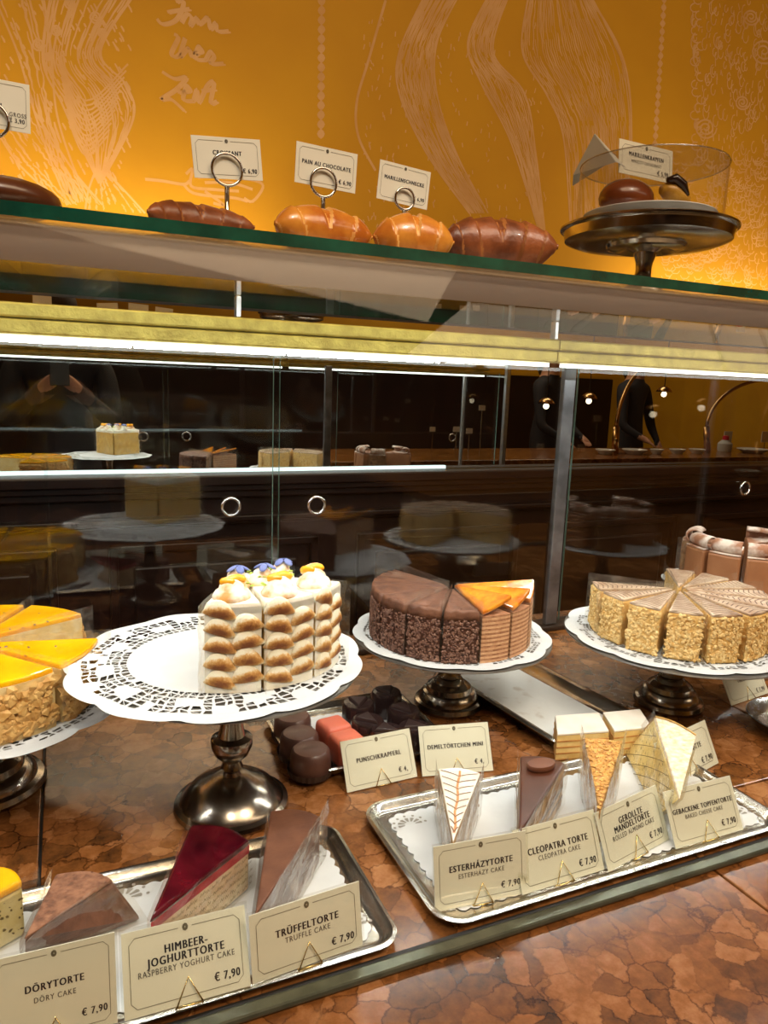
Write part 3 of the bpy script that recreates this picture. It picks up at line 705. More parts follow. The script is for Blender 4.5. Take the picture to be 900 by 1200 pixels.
for i in range(3):
    a0, a1 = bounds[i]+.012, bounds[i+1]-.012; am = (a0+a1)/2
    t = thing('meringue_slice', (MC[0]+.07*cos(am), MC[1]+.07*sin(am), mz0), mlab[i], 'cake slice', 'torched meringue slices')
    P = sector(MC[0], MC[1], MRr-.004, a0, a1, 0, 8)
    part('sponge', body(P, mz0, mz1-.006), SPONGE, t)
    P2 = sector(MC[0], MC[1], MRr-.0015, a0+.0, a1-.0, 0, 8)
    c2 = sum(P2, Vector())/len(P2)
    tm = MB(); tm.loft([at_z(P2, mz1-.006), at_z(P2, mz1), at_z(P2, mz1+.003, .93, c2), at_z(P2, mz1+.004, .7, c2)])
    part('meringue_top', tm, MER, t, smooth='auto')
    bk = MB(); arc0 = P2[1:]; bk.loft([[tuple(p+Vector((0, 0, z))) for p in arc0] for z in (mz0, mz1)], False, False, False)
    n = len(arc0); inner = [MC[0], MC[1]]
    side_ = part('meringue_side', bk, MER, t)
    for cidx in range(2):
        ac = a0+(a1-a0)*(.27+.48*cidx)
        for r_ in range(5):
            z = mz0+.010+r_*.0155+(.004 if cidx else 0)
            if z > mz1-.004: continue
            rr_ = MRr-.001
            petal(side_, (MC[0]+rr_*cos(ac), MC[1]+rr_*sin(ac), z), ac, R_((4 if cidx == 0 else -10)+random.uniform(-8, 8)), random.uniform(.95, 1.03), random.uniform(.94, 1.06))
    # swirls on top
    ro = MB()
    for (rr_, da, s_) in ((.088, -.02, .0155), (.050, .02, .012)):
        bx, by = MC[0]+rr_*cos(am+da), MC[1]+rr_*sin(am+da)
        ro.lathe((bx, by, mz1+.001), [(.001, 0), (s_*1.05, 0), (s_*1.08, .004), (s_*.9, .009), (s_*.72, .0105), (s_*.66, .014), (s_*.4, .017), (.001, .018)], 18)
    part('meringue_swirl', ro, TOAST if i == 3 else mat('swirl', (.88, .84, .70), srgb(206, 146, 72), 48, .5, 0, .3, 200, lo=.38, hi=.56), t, smooth=True)
    ob = MB(); bx, by = MC[0]+.086*cos(am), MC[1]+.086*sin(am)
    pts = [(bx+.009*cos(q)*(1 if q < 3.5 else .6), by+.007*sin(q), mz1+.0175+.0015*sin(2*q)) for q in [k*.45 for k in range(11)]]
    ob.tube(pts, [.002+.0022*sin(pi*(k+.5)/11) for k in range(11)], 8)
    part('orange_jelly', ob, ORANGEJ, t, smooth=True)
    fl = MB(); bx, by = MC[0]+.052*cos(am+.05), MC[1]+.052*sin(am+.05)
    for k in range(4):
        a = k*1.6+i; fl.ell((bx+.006*cos(a), by+.006*sin(a), mz1+.020), (.0055, .004, .0012), Matrix.Rotation(a, 3, 'Z') @ Matrix.Rotation(.5, 3, 'Y'), 8, 5)
    part('blue_petals', fl, BLUEP, t, smooth=True)
    gp = MB()
    for k in range(9): gp.chip((MC[0]+random.uniform(.03, .085)*cos(am+random.uniform(-.18, .18)), MC[1]+random.uniform(.03, .085)*sin(am+random.uniform(-.18, .18)), mz1+.012), (0, 0, 1), .003, .0012)
    part('pistachio_crumbs', gp, GREENP, t, kind='stuff')
    if i != 1: film(t, P, mz0, mz1, .002)

# ------------------------------------------------------------------ chocolate torte
CC = (.450, .784); cz0 = .1012; cz1 = .162
CHOC = mat('dark_chocolate', srgb(84, 52, 40), srgb(60, 34, 26), 90, .45, 0, .4, 300)
COCOA = mat('cocoa_top', srgb(112, 72, 50), srgb(82, 48, 32), 60, .6, 0, .5, 180)
CRUMB = mat('chocolate_crumbs', srgb(140, 104, 86), srgb(88, 54, 42), 200, .6, 0, .3)
STRIPE1 = mat('caramel_cream', srgb(206, 160, 118), srgb(190, 140, 100), 150, .7, 0, .4, 300)
STRIPE2 = mat('sponge_layer', srgb(176, 128, 92), srgb(150, 100, 68), 200, .85, 0, .6, 400)
CARA = mat('caramel_glaze', srgb(226, 150, 44), srgb(180, 92, 22), 50, .12, 0, .2, 120, coat=.8)
def crumbs(P_arc, z0, z1, n, size, parent, m, name='crumb_coating', c=None, out=.0008, label=None):
    mb = MB()
    for _ in range(n):
        q = random.uniform(0, len(P_arc)-1.001); i = int(q); p = P_arc[i].lerp(P_arc[i+1], q-i); d = P_arc[i+1]-P_arc[i]
        nn = Vector((d.y, -d.x, 0)).normalized()
        if c is not None and nn.dot(p-Vector((c[0], c[1], 0))) < 0: nn = -nn
        mb.chip(p+nn*out+Vector((0, 0, random.uniform(z0, z1))), nn, size*random.uniform(.5, 1.15), size*.35)
    return part(name, mb, m, parent, kind='stuff', label=label)
va = math.atan2(-CC[1], -CC[0])
edges = [-130, -105, -80, -55, -29.7, -5, 20, 44, 69, 94]
clab = ['chocolate slice at the far left back of the chocolate cake', 'chocolate crumbed slice at the left side of the chocolate cake',
        'leftmost front chocolate slice of the cake on the ringed stand', 'second chocolate slice from the left, facing the front', 'third chocolate slice from the left, facing the front', 'chocolate slice next to the caramel striped slices',
        'caramel layered slice with glazed wedge, next to the chocolate slices', 'rightmost caramel layered slice with glazed wedge', 'caramel layered slice on the far right back of the chocolate cake']
for i in range(len(edges)-1):
    a0 = va+R_(edges[i])+.014; a1 = va+R_(edges[i+1])-.014; cara = edges[i] >= 19; am = (a0+a1)/2
    t = thing('caramel_slice' if cara else 'chocolate_slice', (CC[0]+.06*cos(am), CC[1]+.06*sin(am), cz0), clab[i], 'cake slice', 'slices on the chocolate cake stand')
    P = sector(CC[0], CC[1], .101, a0, a1, .002, 6)
    if cara:
        b = MB(); c = sum(P, Vector())/len(P); nl = 11; H_ = cz1-.004-cz0
        for k in range(nl):
            za = cz0+H_*k/nl; zb = cz0+H_*(k+1)/nl; zm = za+(zb-za)*.55
            b.mi = 0; b.loft([at_z(P, za, 1, c), at_z(P, zm, 1, c)], k == 0, False)
            b.mi = 1; b.loft([at_z(P, zm, .985, c), at_z(P, zb, .985, c)], False, k == nl-1)
        part('layered_body', b, [STRIPE1, STRIPE2], t)
        tip = P[0]; w0 = P[1]; w1 = P[-1]; m = MB()
        z = cz1-.004; up = .016
        bot = [tuple(tip+Vector((0, 0, z+.006))), tuple(w0*.98+c*.02+Vector((0, 0, z+.001)))]+[tuple(p+Vector((0, 0, z+.001+up*(j+1)/len(P[2:])))) for j, p in enumerate(P[2:])]
        m.loft([bot, [(p[0], p[1], p[2]+.005) for p in bot]])
        part('caramel_wedge', m, CARA, t, bevel=.0015)
    else:
        part('cake_body', body(P, cz0, cz1-.006), CHOC, t)
        c = sum(P, Vector())/len(P); m = MB()
        rr = []
        for s_, dz in ((1.02, -.010), (1.03, -.004), (.99, .001), (.9, .0035), (.6, .0025), (.2, .002)): rr.append([tuple(c+(p-c)*s_+Vector((0, 0, cz1+dz+.0012*sin(j*2.6)))) for j, p in enumerate(P)])
        m.loft(rr); part('cocoa_top', m, COCOA, t, smooth=True)
        crumbs(P[1:], cz0+.001, cz1-.009, 330, .0024, t, CRUMB, c=CC)
    if i in (0, 4, 5, 7, 8): film(t, P, cz0, cz1, .008, ext=.004)

# ------------------------------------------------------------------ pale almond torte
AC = (.748, .696); az0 = .1012; az1 = .162
ALM = mat('almond_sponge', srgb(236, 204, 136), srgb(216, 170, 92), 150, .8, 0, .8, 260)
ALMC = mat('almond_crumb', srgb(242, 216, 154), srgb(218, 174, 100), 220, .7)
ICE = mat('sugar_icing', srgb(206, 186, 162), srgb(160, 128, 100), 40, .4, 0, .15, 120)
DRIZ = mat('chocolate_drizzle', srgb(106, 76, 58), None, 40, .5)
va2 = math.atan2(-AC[1], -AC[0]); k = 0
olab = ['leftmost slice of the pale almond cake', 'second slice from the left of the pale almond cake', 'third slice from the left of the pale almond cake', 'fourth slice from the left of the pale almond cake',
        'fifth slice from the left of the pale almond cake', 'slice of the pale almond cake touching the right border', 'slice of the pale almond cake past the right border', 'rear right slice of the pale almond cake',
        'rear slice of the pale almond cake, right of the middle', 'rear middle slice of the pale almond cake', 'rear left slice of the pale almond cake, set apart']
angs = [-80, -55, -31, -6.5, 18, 43, 68, 93, 118, 143, 168, 193]
for i in range(11):
    a0 = va2+R_(angs[i])+.03; a1 = va2+R_(angs[i+1])-.03; am = (a0+a1)/2
    t = thing('almond_slice', (AC[0]+.06*cos(am), AC[1]+.06*sin(am), az0), olab[i], 'cake slice', 'slices of the pale almond cake')
    P = sector(AC[0], AC[1], .108, a0, a1, .004+random.uniform(0, .003), 6); c = sum(P, Vector())/len(P)
    part('cake_body', body(P, az0, az1-.003), ALM, t, bevel=.002)
    part('icing', MB().loft([at_z(P, az1-.0032, .99, c), at_z(P, az1, .975, c)]), ICE, t, bevel=.001)
    d = MB(); ax = Vector((cos(am), sin(am), 0)); ay = Vector((-sin(am), cos(am), 0))
    for q in range(13):
        x_ = .026+q*.0065; hw = x_*math.tan((a1-a0)/2)*.88; pts = []
        for s_ in range(9):
            u = -1+s_/4; pts.append(P[0]+ax*(x_-.004+.004*abs(u))+ay*hw*u+Vector((0, 0, az1+.0004)))
        d.ribbon(pts, .0016, (0, 0, 1))
    part('drizzle', d, DRIZ, t)
    crumbs(P[1:], az0+.002, az1-.004, 210, .0034, t, ALMC, c=AC)
    crumbs([P[0], P[1]], az0+.002, az1-.004, 60, .003, t, ALMC, c=c[:2], name='side_crumbs')
    if i in (0, 1, 3, 8, 10): film(t, P, az0, az1, .006, ext=.006)

# ------------------------------------------------------------------ yellow cake at the left
YC = (LC[0]-.005, LC[1]); yz0 = .0992; yz1 = .156
YGL = mat('yellow_glaze', srgb(250, 188, 10), srgb(236, 160, 4), 22, .14, 0, .05, 60, coat=.5)
FLAKE = mat('almond_flakes', srgb(222, 182, 112), srgb(190, 140, 70), 120, .6)
SEED = mat('vanilla_seed', (.12, .07, .03), None, 20, .5)
va3 = math.atan2(-YC[1], -YC[0])
yl = [(-70, -38, 'left part of the yellow glazed cake at the left border'), (-36, -4, 'yellow glazed slice with almond flakes facing the front, left one'), (-2, 34, 'yellow glazed slice with almond flakes facing the front, centre one'),
      (36, 72, 'yellow glazed slice with almond flakes, right side near the tall stand'), (112, 148, 'yellow glazed slice at the back of the left stand'), (150, 184, 'rear left yellow glazed slice at the left border')]
for (b0, b1, lb) in yl:
    a0, a1 = va3+R_(b0), va3+R_(b1); am = (a0+a1)/2
    t = thing('yellow_cake_slice', (YC[0]+.06*cos(am), YC[1]+.06*sin(am), yz0), lb, 'cake slice', 'yellow glazed slices on the left stand')
    P = sector(YC[0], YC[1], .120, a0+.01, a1-.01, .001, 7); c = sum(P, Vector())/len(P)
    part('cake_body', body(P, yz0, yz1-.005), mat('cream_body', srgb(232, 208, 150), srgb(214, 180, 112), 60, .7, 0, .4), t)
    part('yellow_glaze', MB().loft([at_z(P, yz1-.0055, 1, c), at_z(P, yz1, .985, c)]), YGL, t, bevel=.0015)
    crumbs(P[1:], yz0+.003, yz1-.009, 170, .0072, t, FLAKE, 'almond_flakes', YC, .0015)
    s = MB()
    for _ in range(5): s.chip(P[0].lerp(P[random.randint(1, 6)], random.uniform(.3, .8))+Vector((0, 0, yz1+.0002)), (0, 0, 1), .002, .0004)
    part('vanilla_specks', s, SEED, t, kind='stuff')
    if b0 > 30: film(t, P, yz0, yz1, .004)

# ------------------------------------------------------------------ powdered milk chocolate cake far right
MILK = mat('milk_chocolate', srgb(164, 112, 74), srgb(150, 98, 62), 30, .5, 0, .1, 90)
PMILK = mat('sugared_chocolate', srgb(206, 190, 176), srgb(146, 98, 70), 38, .8, 0, .4, 200, lo=.44, hi=.62)
va4 = math.atan2(-BC[1], -BC[0]); bz0 = .1015; bz1 = .170
bl = ['left slice of the powdered milk chocolate cake, cut side showing', 'front left slice of the powdered milk chocolate cake', 'front middle slice of the powdered milk chocolate cake', 'front right slice of the powdered milk chocolate cake', 'back slice of the powdered milk chocolate cake', 'rear right slice of the powdered milk chocolate cake']
for i, (b0, b1) in enumerate(((-112, -76), (-66, -36), (-34, -2), (0, 34), (150, 184), (100, 140))):
    a0, a1 = va4+R_(b0), va4+R_(b1); am = (a0+a1)/2
    t = thing('milk_chocolate_slice', (BC[0]+.05*cos(am), BC[1]+.05*sin(am), bz0), bl[i], 'cake slice', 'slices of the powdered milk chocolate cake')
    P = sector(BC[0], BC[1], .098, a0+.01, a1-.01, .003, 7); c = sum(P, Vector())/len(P)
    part('cake_body', body(P, bz0, bz1), MILK if i else mat('cut_sponge', srgb(150, 110, 70), srgb(100, 66, 40), 120, .8, 0, .6), t, bevel=.004)
    part('sugar_dusting', MB().loft([at_z(P, bz1+.0002, .97, c), at_z(P, bz1+.0016, .93, c)]), PMILK, t, bevel=.0006)
    m = MB(); r_ = .012; rows = []
    for s_ in range(8):
        aa = a0+(a1-a0)*(.05+.9*s_/7)
        for_ = []
        for q in range(9):
            ph = -1.2+3.9*q/8; rad = .082+r_*cos(ph); for_.append((BC[0]+rad*cos(aa), BC[1]+rad*sin(aa), bz1+.010+r_*sin(ph)*.75))
        rows.append(for_)
    m.loft(rows, False, False, False)
    o = part('chocolate_curl', m, PMILK, t, smooth=True); so = o.modifiers.new('s', 'SOLIDIFY'); so.thickness = .0022
    if i == 0: film(t, P, bz0, bz1, .004, ext=.008)

# ------------------------------------------------------------------ slices on the trays (wedges lying or standing in film)
def wedge(name, top, zt, bot, zb, label, group=None):
    """top and bot: pixel triangles tip, outer left, outer right"""
    T = [onz(*p, zt) for p in top]; B = [onz(*p, zb) for p in bot] if bot else [Vector((p.x, p.y, zb)) for p in T]
    def tri(Q):
        out = [Q[0]]; mid = (Q[1]+Q[2])/2; dirv = (mid-Q[0]).normalized(); L = (Q[2]-Q[1]).length
        for i in range(7):
            u = i/6; out.append(Q[1].lerp(Q[2], u)+dirv*L*.16*sin(pi*u))
        return out
    TT, BB = tri(T), tri(B)
    c = sum(B, Vector())/3; t = thing(name, (c.x, c.y, zb), label, 'cake slice', group)
    return t, TT, BB
def mix(BB, TT, k): return [b.lerp(a, k) for a, b in zip(TT, BB)]
def solid(TT, BB, k0, k1, s=1.0, mb=None):
    mb = mb or MB(); A, B_ = mix(BB, TT, k0), mix(BB, TT, k1)
    if s != 1.0:
        ca = sum(A, Vector())/len(A); cb = sum(B_, Vector())/len(B_); A = [ca+(p-ca)*s for p in A]; B_ = [cb+(p-cb)*s for p in B_]
    return mb.loft([A, B_])
def wfilm(t, TT, BB, k1=1.08, ext=.012, lift=.004, out=.0014, m_=None, sides=(1, -1), tipk=1.0):
    m = MB()
    for idx in sides:
        rows = []
        for q in range(6):
            kk = k1*q/5; A = BB[0].lerp(TT[0], kk); B_ = BB[idx].lerp(TT[idx], kk); d = (B_-A).normalized()
            c = sum(mix(BB, TT, kk), Vector())/len(TT); nn = d.cross((TT[0]-BB[0]).normalized()).normalized(); nn = nn if nn.dot((A+B_)/2-c) > 0 else -nn
            rows.append([A+(B_+d*ext-A)*i/7+nn*(out+random.uniform(0, .0018))+Vector((0, 0, lift*(i/7)*(q/5))) for i in range(8)])
        m.loft(rows, False, False, False)
    return part('film_wrap', m, m_ or FILM, t)
tz = .0052
# dobos-like yellow slice at the left border
t, TT, BB = wedge('yellow_glazed_slice', [(-75, 1085), (-14, 1014), (26, 1032)], .050, None, tz, 'slice with orange-yellow glaze and cream side at the lower left border')
part('cream_body', solid(TT, BB, 0, .86), mat('cream_side', srgb(226, 214, 160), srgb(206, 186, 110), 40, .5, 0, .2), t, bevel=.002)
part('orange_glaze', solid(TT, BB, .86, 1.0, 1.01), YGL, t, bevel=.002)
fr = MB()
for _ in range(46):
    k_, u_ = random.uniform(.12, .82), random.uniform(.02, .98); A = BB[0].lerp(TT[0], k_); B_ = BB[-1].lerp(TT[-1], k_)
    fr.chip(A.lerp(B_, u_)+Vector((.001, -.0018, 0)), (.2, -1, 0), random.uniform(.0006, .0016), .0002)
part('printed_marks', fr, mat('olive_print', (.13, .09, .02), None, 30, .6), t, kind='stuff')
wfilm(t, TT, BB, 1.02)
# chocolate slice
t, TT, BB = wedge('chocolate_cake_slice', [(28, 1100), (66, 1024), (131, 1030)], .046, [(28, 1130), (50, 1072), (168, 1078)], tz, 'grey-brown chocolate slice in film behind the DÖRYTORTE card')
DB = mat('truffle_brown', srgb(118, 78, 58), srgb(92, 58, 42), 90, .55, 0, .5, 220)
part('cake_body', solid(TT, BB, 0, .93), DB, t, bevel=.003)
part('cocoa_top', solid(TT, BB, .93, 1.0, 1.005), mat('cocoa_crumb', srgb(150, 104, 76), srgb(104, 66, 46), 160, .8, 0, .9, 300), t, bevel=.002)
crumbs([TT[1]*1, TT[3], TT[5]], 0, .0, 1, .001, t, DB)
wfilm(t, TT, BB, 1.04, ext=.004)
# raspberry slice
t, TT, BB = wedge('raspberry_slice', [(177, 1075), (224, 966), (292, 984)], .050, None, tz, 'raspberry yoghurt slice with glossy dark red jelly top')
JELLY = mat('raspberry_jelly', (.10, .004, .010), (.03, .001, .004), 40, .08, 0, .35, 70, coat=1, sss=.15)
part('yoghurt_cream', solid(TT, BB, 0, .78), mat('yoghurt', srgb(232, 214, 176), srgb(216, 182, 146), 60, .6, 0, .4), t, bevel=.002)
part('raspberry_layer', solid(TT, BB, .74, .90, 1.004), mat('raspberry_mousse', srgb(190, 60, 66), srgb(150, 24, 34), 60, .4, 0, .5), t)
part('jelly_glaze', solid(TT, BB, .88, 1.0, 1.03), JELLY, t, smooth=False, bevel=.004, bseg=3)
fr = MB()
for row in range(5):
    for q in range(22):
        u_ = (q+random.random()*.5)/22; k_ = .14+row*.14+random.uniform(-.02, .02); A = BB[0].lerp(TT[0], k_); B_ = BB[-1].lerp(TT[-1], k_); p0 = A.lerp(B_, u_); d = (B_-A).normalized(); nn = Vector((d.y, -d.x, 0))
        if nn.y > 0 and nn.x < 0: nn = -nn
        fr.ribbon([p0+nn*.0028, p0+d*.0012+Vector((0, 0, .0025))+nn*.0028, p0+d*.0022+nn*.0028, p0+d*.0034+Vector((0, 0, .0018))+nn*.0028], .0006, nn)
part('printed_script', fr, MATS['olive_print'], t, kind='stuff')
wfilm(t, TT, BB, .98, ext=.006)
# truffle slice
t, TT, BB = wedge('truffle_slice', [(299, 1072), (317, 950), (376, 957)], .050, None, tz, 'dark brown truffle slice in clear film, right of the raspberry slice')
part('cake_body', solid(TT, BB, 0, .93), DB, t, bevel=.002)
part('cocoa_top', solid(TT, BB, .93, 1.0, 1.01), mat('cocoa_plate', srgb(112, 70, 46), srgb(92, 54, 34), 50, .6, 0, .3, 200), t, bevel=.002)
wfilm(t, TT, BB, 1.04, ext=.012, lift=.008, sides=(-1,), m_=glass('crinkled_film', (.85, .84, .80), .12, .18, haze=.16, haze_col=(.8, .75, .68), bump=1.))
wfilm(t, TT, BB, 1.02, ext=.004, sides=(1,))
# Esterhazy slice
t, TT, BB = wedge('marbled_icing_slice', [(531, 986), (514, 901), (563, 906)], .052, None, tz, 'slice with white icing and dark feathered lines on the lower right tray')
part('layered_body', solid(TT, BB, 0, .95), mat('hazelnut_layers', srgb(196, 166, 120), srgb(160, 122, 80), 60, .7, 0, .5), t, bevel=.001)
part('white_icing', solid(TT, BB, .95, 1.0, 1.0), mat('white_fondant', srgb(238, 232, 222), srgb(226, 216, 200), 30, .25, coat=.3), t, bevel=.001)
m = MB(); mb2 = MB(); tip = TT[0]; mid = (TT[1]+TT[-1])/2; ax = mid-tip
for q in range(9):
    u_ = .16+q*.1; hw = (TT[-1]-TT[1])*.5*u_*.93; ce = tip+ax*u_; pts = []
    for s_ in range(11):
        v_ = -1+s_/5; pts.append(ce+hw*v_+ax*(-.055+.075*abs(v_)**.7)+Vector((0, 0, .0005)))
    m.ribbon(pts, .0009, (0, 0, 1))
mb2.ribbon([tip+ax*(.1+.09*s_)+(TT[-1]-TT[1])*.02*sin(s_*1.5)+Vector((0, 0, .0004)) for s_ in range(11)], .0022, (0, 0, 1))
part('icing_feathering', m, DRIZ, t); part('apricot_line', mb2, mat('apricot', srgb(214, 150, 96), None, 30, .4), t)
fe = MB()
for q in range(40):
    fe.chip(TT[1].lerp(TT[-1], random.random())+ax.normalized()*.0035+Vector((0, 0, random.uniform(-.045, 0))), ax, .003, .0008)
part('almond_flakes', fe, FLAKE, t, kind='stuff')
wfilm(t, TT, BB, 1.08, ext=.006, lift=.004, m_=MATS['crinkled_film'])
# Cleopatra slice
t, TT, BB = wedge('chocolate_disc_slice', [(608, 976), (610, 886), (662, 894)], .052, None, tz, 'dark chocolate slice topped with a small round chocolate disc')
GC = mat('chocolate_glaze', srgb(82, 44, 28), srgb(66, 34, 22), 20, .28, 0, .1, 60, coat=.4)
part('cream_layers', solid(TT, BB, 0, .88), mat('cream_layers', srgb(196, 160, 110), srgb(120, 84, 54), 60, .6, 0, .5), t, bevel=.001)
part('chocolate_glaze', solid(TT, BB, .86, 1.0, 1.02), GC, t, bevel=.002)
lm = MB(); solid(TT, BB, .4, .5, 1.01, lm); solid(TT, BB, .2, .26, 1.01, lm)
part('chocolate_layer', lm, GC, t)
dp = onz(634, 898, .054); dk = MB(); dk.lathe((dp.x, dp.y, .0528), [(.001, 0), (.0145, 0), (.0155, .0015), (.0155, .0035), (.0145, .005), (.001, .0052)], 28)
for v in range(len(dk.v)):
    x_, y_, z_ = dk.v[v]; dk.v[v] = (x_, dp.y+(y_-dp.y)*.62, z_)
part('chocolate_disc', dk, mat('disc_choc', srgb(116, 70, 46), srgb(100, 58, 38), 30, .4), t, smooth='auto')
wfilm(t, TT, BB, 1.05, ext=.004, lift=.004)
# rolled almond slice
t, TT, BB = wedge('rolled_almond_slice', [(703, 952), (684, 866), (729, 870)], .052, None, tz, 'slice coated with golden chopped almonds')
part('cake_body', solid(TT, BB, 0, 1.0), mat('almond_body', srgb(206, 160, 96), srgb(170, 120, 66), 100, .8, 0, .8, 260), t, bevel=.002)
m = MB()
for _ in range(330):
    a_, b_ = random.random(), random.random()
    if a_+b_ > 1: a_, b_ = 1-a_, 1-b_
    p0 = TT[0]+(TT[1]-TT[0])*a_+(TT[-1]-TT[0])*b_; m.chip(p0+Vector((0, 0, .0006)), (0, 0, 1), random.uniform(.0016, .003), .0014)
part('chopped_almonds', m, mat('chopped_almond', srgb(222, 176, 96), srgb(188, 134, 64), 160, .6), t, kind='stuff')
wfilm(t, TT, BB, 1.1, ext=.006, lift=.010, m_=MATS['crinkled_film'])
# cheese cake slice: tipped so that the printed side faces left
t, TT, BB = wedge('cheese_cake_slice', [(797, 936), (768, 840), (816, 862)], .054, [(770, 958), (732, 882), (802, 905)], tz, 'pale cheese cake slice dusted with sugar, printed film on its side')
CH = mat('cheese_cake', srgb(232, 210, 144), srgb(218, 190, 112), 40, .5, 0, .2)
part('cheese_body', solid(TT, BB, 0, .93), CH, t, bevel=.002)
part('sugared_top', solid(TT, BB, .93, 1.0, 1.0), mat('sugared_crust', srgb(236, 226, 208), srgb(216, 190, 150), 160, .8, 0, .6, 400), t, bevel=.001)
m = MB(); solid(TT, BB, .1, 1.02, 1.0, m)
cr = MB(); arcT = TT[1:]; arcB = BB[1:]
axd = ((TT[1]+TT[-1])/2-TT[0]).normalized()
cr.loft([[p+axd*.0 for p in arcB], [p+axd*.003 for p in mix(arcB, arcT, .5)], [p+axd*.0035 for p in arcT], [p-axd*.003+Vector((0, 0, .0012)) for p in arcT]], False, False, False)
part('golden_crust', cr, mat('golden_crust', srgb(230, 190, 112), srgb(206, 156, 76), 60, .7, 0, .4), t, smooth=True)
fr = MB()
def sidep(u_, k_):
    A = BB[0].lerp(TT[0], k_); B_ = BB[1].lerp(TT[1], k_); return A.lerp(B_, u_)
nn = (sidep(1, 0)-sidep(0, 0)).cross(sidep(0, 1)-sidep(0, 0)).normalized()
nn = nn if nn.y < 0 or nn.x < 0 else -nn
if nn.dot(Vector((-1, -.3, 0))) < 0: nn = -nn
for q in range(-5, 8):
    for sg in (1, -1):
        pts = []
        for s_ in range(13):
            k_ = s_/12; u_ = q/6+sg*k_*.55+(0 if sg > 0 else .3)
            if 0.02 < u_ < .98: pts.append(sidep(u_, k_*.92)+nn*.0022)
        if len(pts) > 2: fr.ribbon(pts, .0007, nn)
for _ in range(70):
    p0 = sidep(random.uniform(.03, .97), random.uniform(.05, .9))+nn*.0023; fr.ribbon([p0, p0+Vector((0, 0, .0028))], .0012, nn)
part('printed_lattice', fr, MATS['olive_print'], t, kind='stuff')
wfilm(t, TT, BB, 1.03, ext=.008, lift=.003)

# cream slices in the long tray
def cream_slice(px4, zt, zb, label):
    T = [onz(*p, zt) for p in px4]; B = [Vector((p.x, p.y, zb)) for p in T]; c = sum(B, Vector())/4
    t = thing('cream_slice', (c.x, c.y, zb), label, 'cake slice', 'white iced cream slices in the long tray')
    def sl(k0, k1, s):
        A = [b.lerp(a, k0) for a, b in zip(T, B)]; D = [b.lerp(a, k1) for a, b in zip(T, B)]; ca = sum(A, Vector())/4; cd = sum(D, Vector())/4
        return MB().loft([[ca+(p-ca)*s for p in A], [cd+(p-cd)*s for p in D]])
    for j in range(4):
        part('pastry_layer', sl(j*.24, j*.24+.05, 1.01), mat('puff_pastry', srgb(196, 142, 74), srgb(160, 104, 46), 80, .7, 0, .6), t)
        part('cream_layer', sl(j*.24+.05, j*.24+.24, .985), mat('vanilla_cream', srgb(226, 198, 132), srgb(210, 176, 104), 60, .6, 0, .3), t)
    part('white_icing', sl(.97, 1.06, .99), MATS['white_fondant'], t, bevel=.001)
cream_slice([(653, 862), (714, 858), (702, 836), (650, 840)], .036, .0055, 'white iced cream slice at the left in the long tray')
cream_slice([(720, 858), (764, 853), (750, 832), (706, 836)], .036, .0055, 'white iced cream slice at the right in the long tray, behind the almond slice')

# petit fours
BR = mat('round_glaze', srgb(98, 66, 56), srgb(88, 58, 48), 20, .4, 0, .1, 60, coat=.15)
for (px_, py_, lb) in ((343, 838, 'round brown glazed petit four under the doily edge, rearmost of three'), (351, 858, 'round brown glazed petit four in the middle of three'), (364, 877, 'round brown glazed petit four nearest the front of the small tray')):
    p = onz(px_, py_, .033); t = thing('round_petit_four', (p.x, p.y, .0055), lb, 'petit four', 'round brown petit fours')
    part('glazed_cake', MB().lathe((p.x, p.y, .0055), [(.001, 0), (.0215, 0), (.0225, .003), (.0215, .02), (.0205, .025), (.018, .0275), (.001, .0285)], 32), BR, t, smooth='auto')
    m = MB()
    for k in range(5): m.ribbon([(p.x-.008+k*.0035+.002*sin(j), p.y+.003*cos(j*1.4), .0344) for j in range(5)], .0007, (0, 0, 1))
    part('written_icing', m, GC, t)
    part('paper_cup', MB().loft([[(p.x+(r_+(.0008 if j % 2 else 0))*cos(j*pi/24), p.y+(r_+(.0008 if j % 2 else 0))*sin(j*pi/24), z) for j in range(48)] for r_, z in ((.0225, .0053), (.0245, .013))], False, False), mat('brown_paper', (.06, .035, .025), None, 50, .6), t)
PINK = mat('pink_glaze', srgb(232, 128, 102), srgb(222, 112, 88), 20, .4, 0, .06, 50, sss=.1)
for (px_, py_, lb) in ((391, 846, 'pink glazed punch cube, rear one'), (407, 862, 'pink glazed punch cube, front one behind the PUNSCHKRAPFERL card')):
    p = onz(px_, py_, .036); ca, sa = cos(.15), sin(.15)
    m = MB(); m.loft([[(p.x+(a*ca-b*sa)*s, p.y+(a*sa+b*ca)*s, z) for a, b in ((-1, -1), (1, -1), (1, 1), (-1, 1))] for s, z in ((.0172, .0055), (.0165, .037))])
    part('punch_cube', m, PINK, None, bevel=.006, bseg=4, smooth=True, label=lb, cat='petit four', group='pink punch cubes')
DK = mat('dark_glaze', srgb(44, 30, 30), srgb(34, 22, 22), 20, .25, 0, .1, 60, coat=.3)
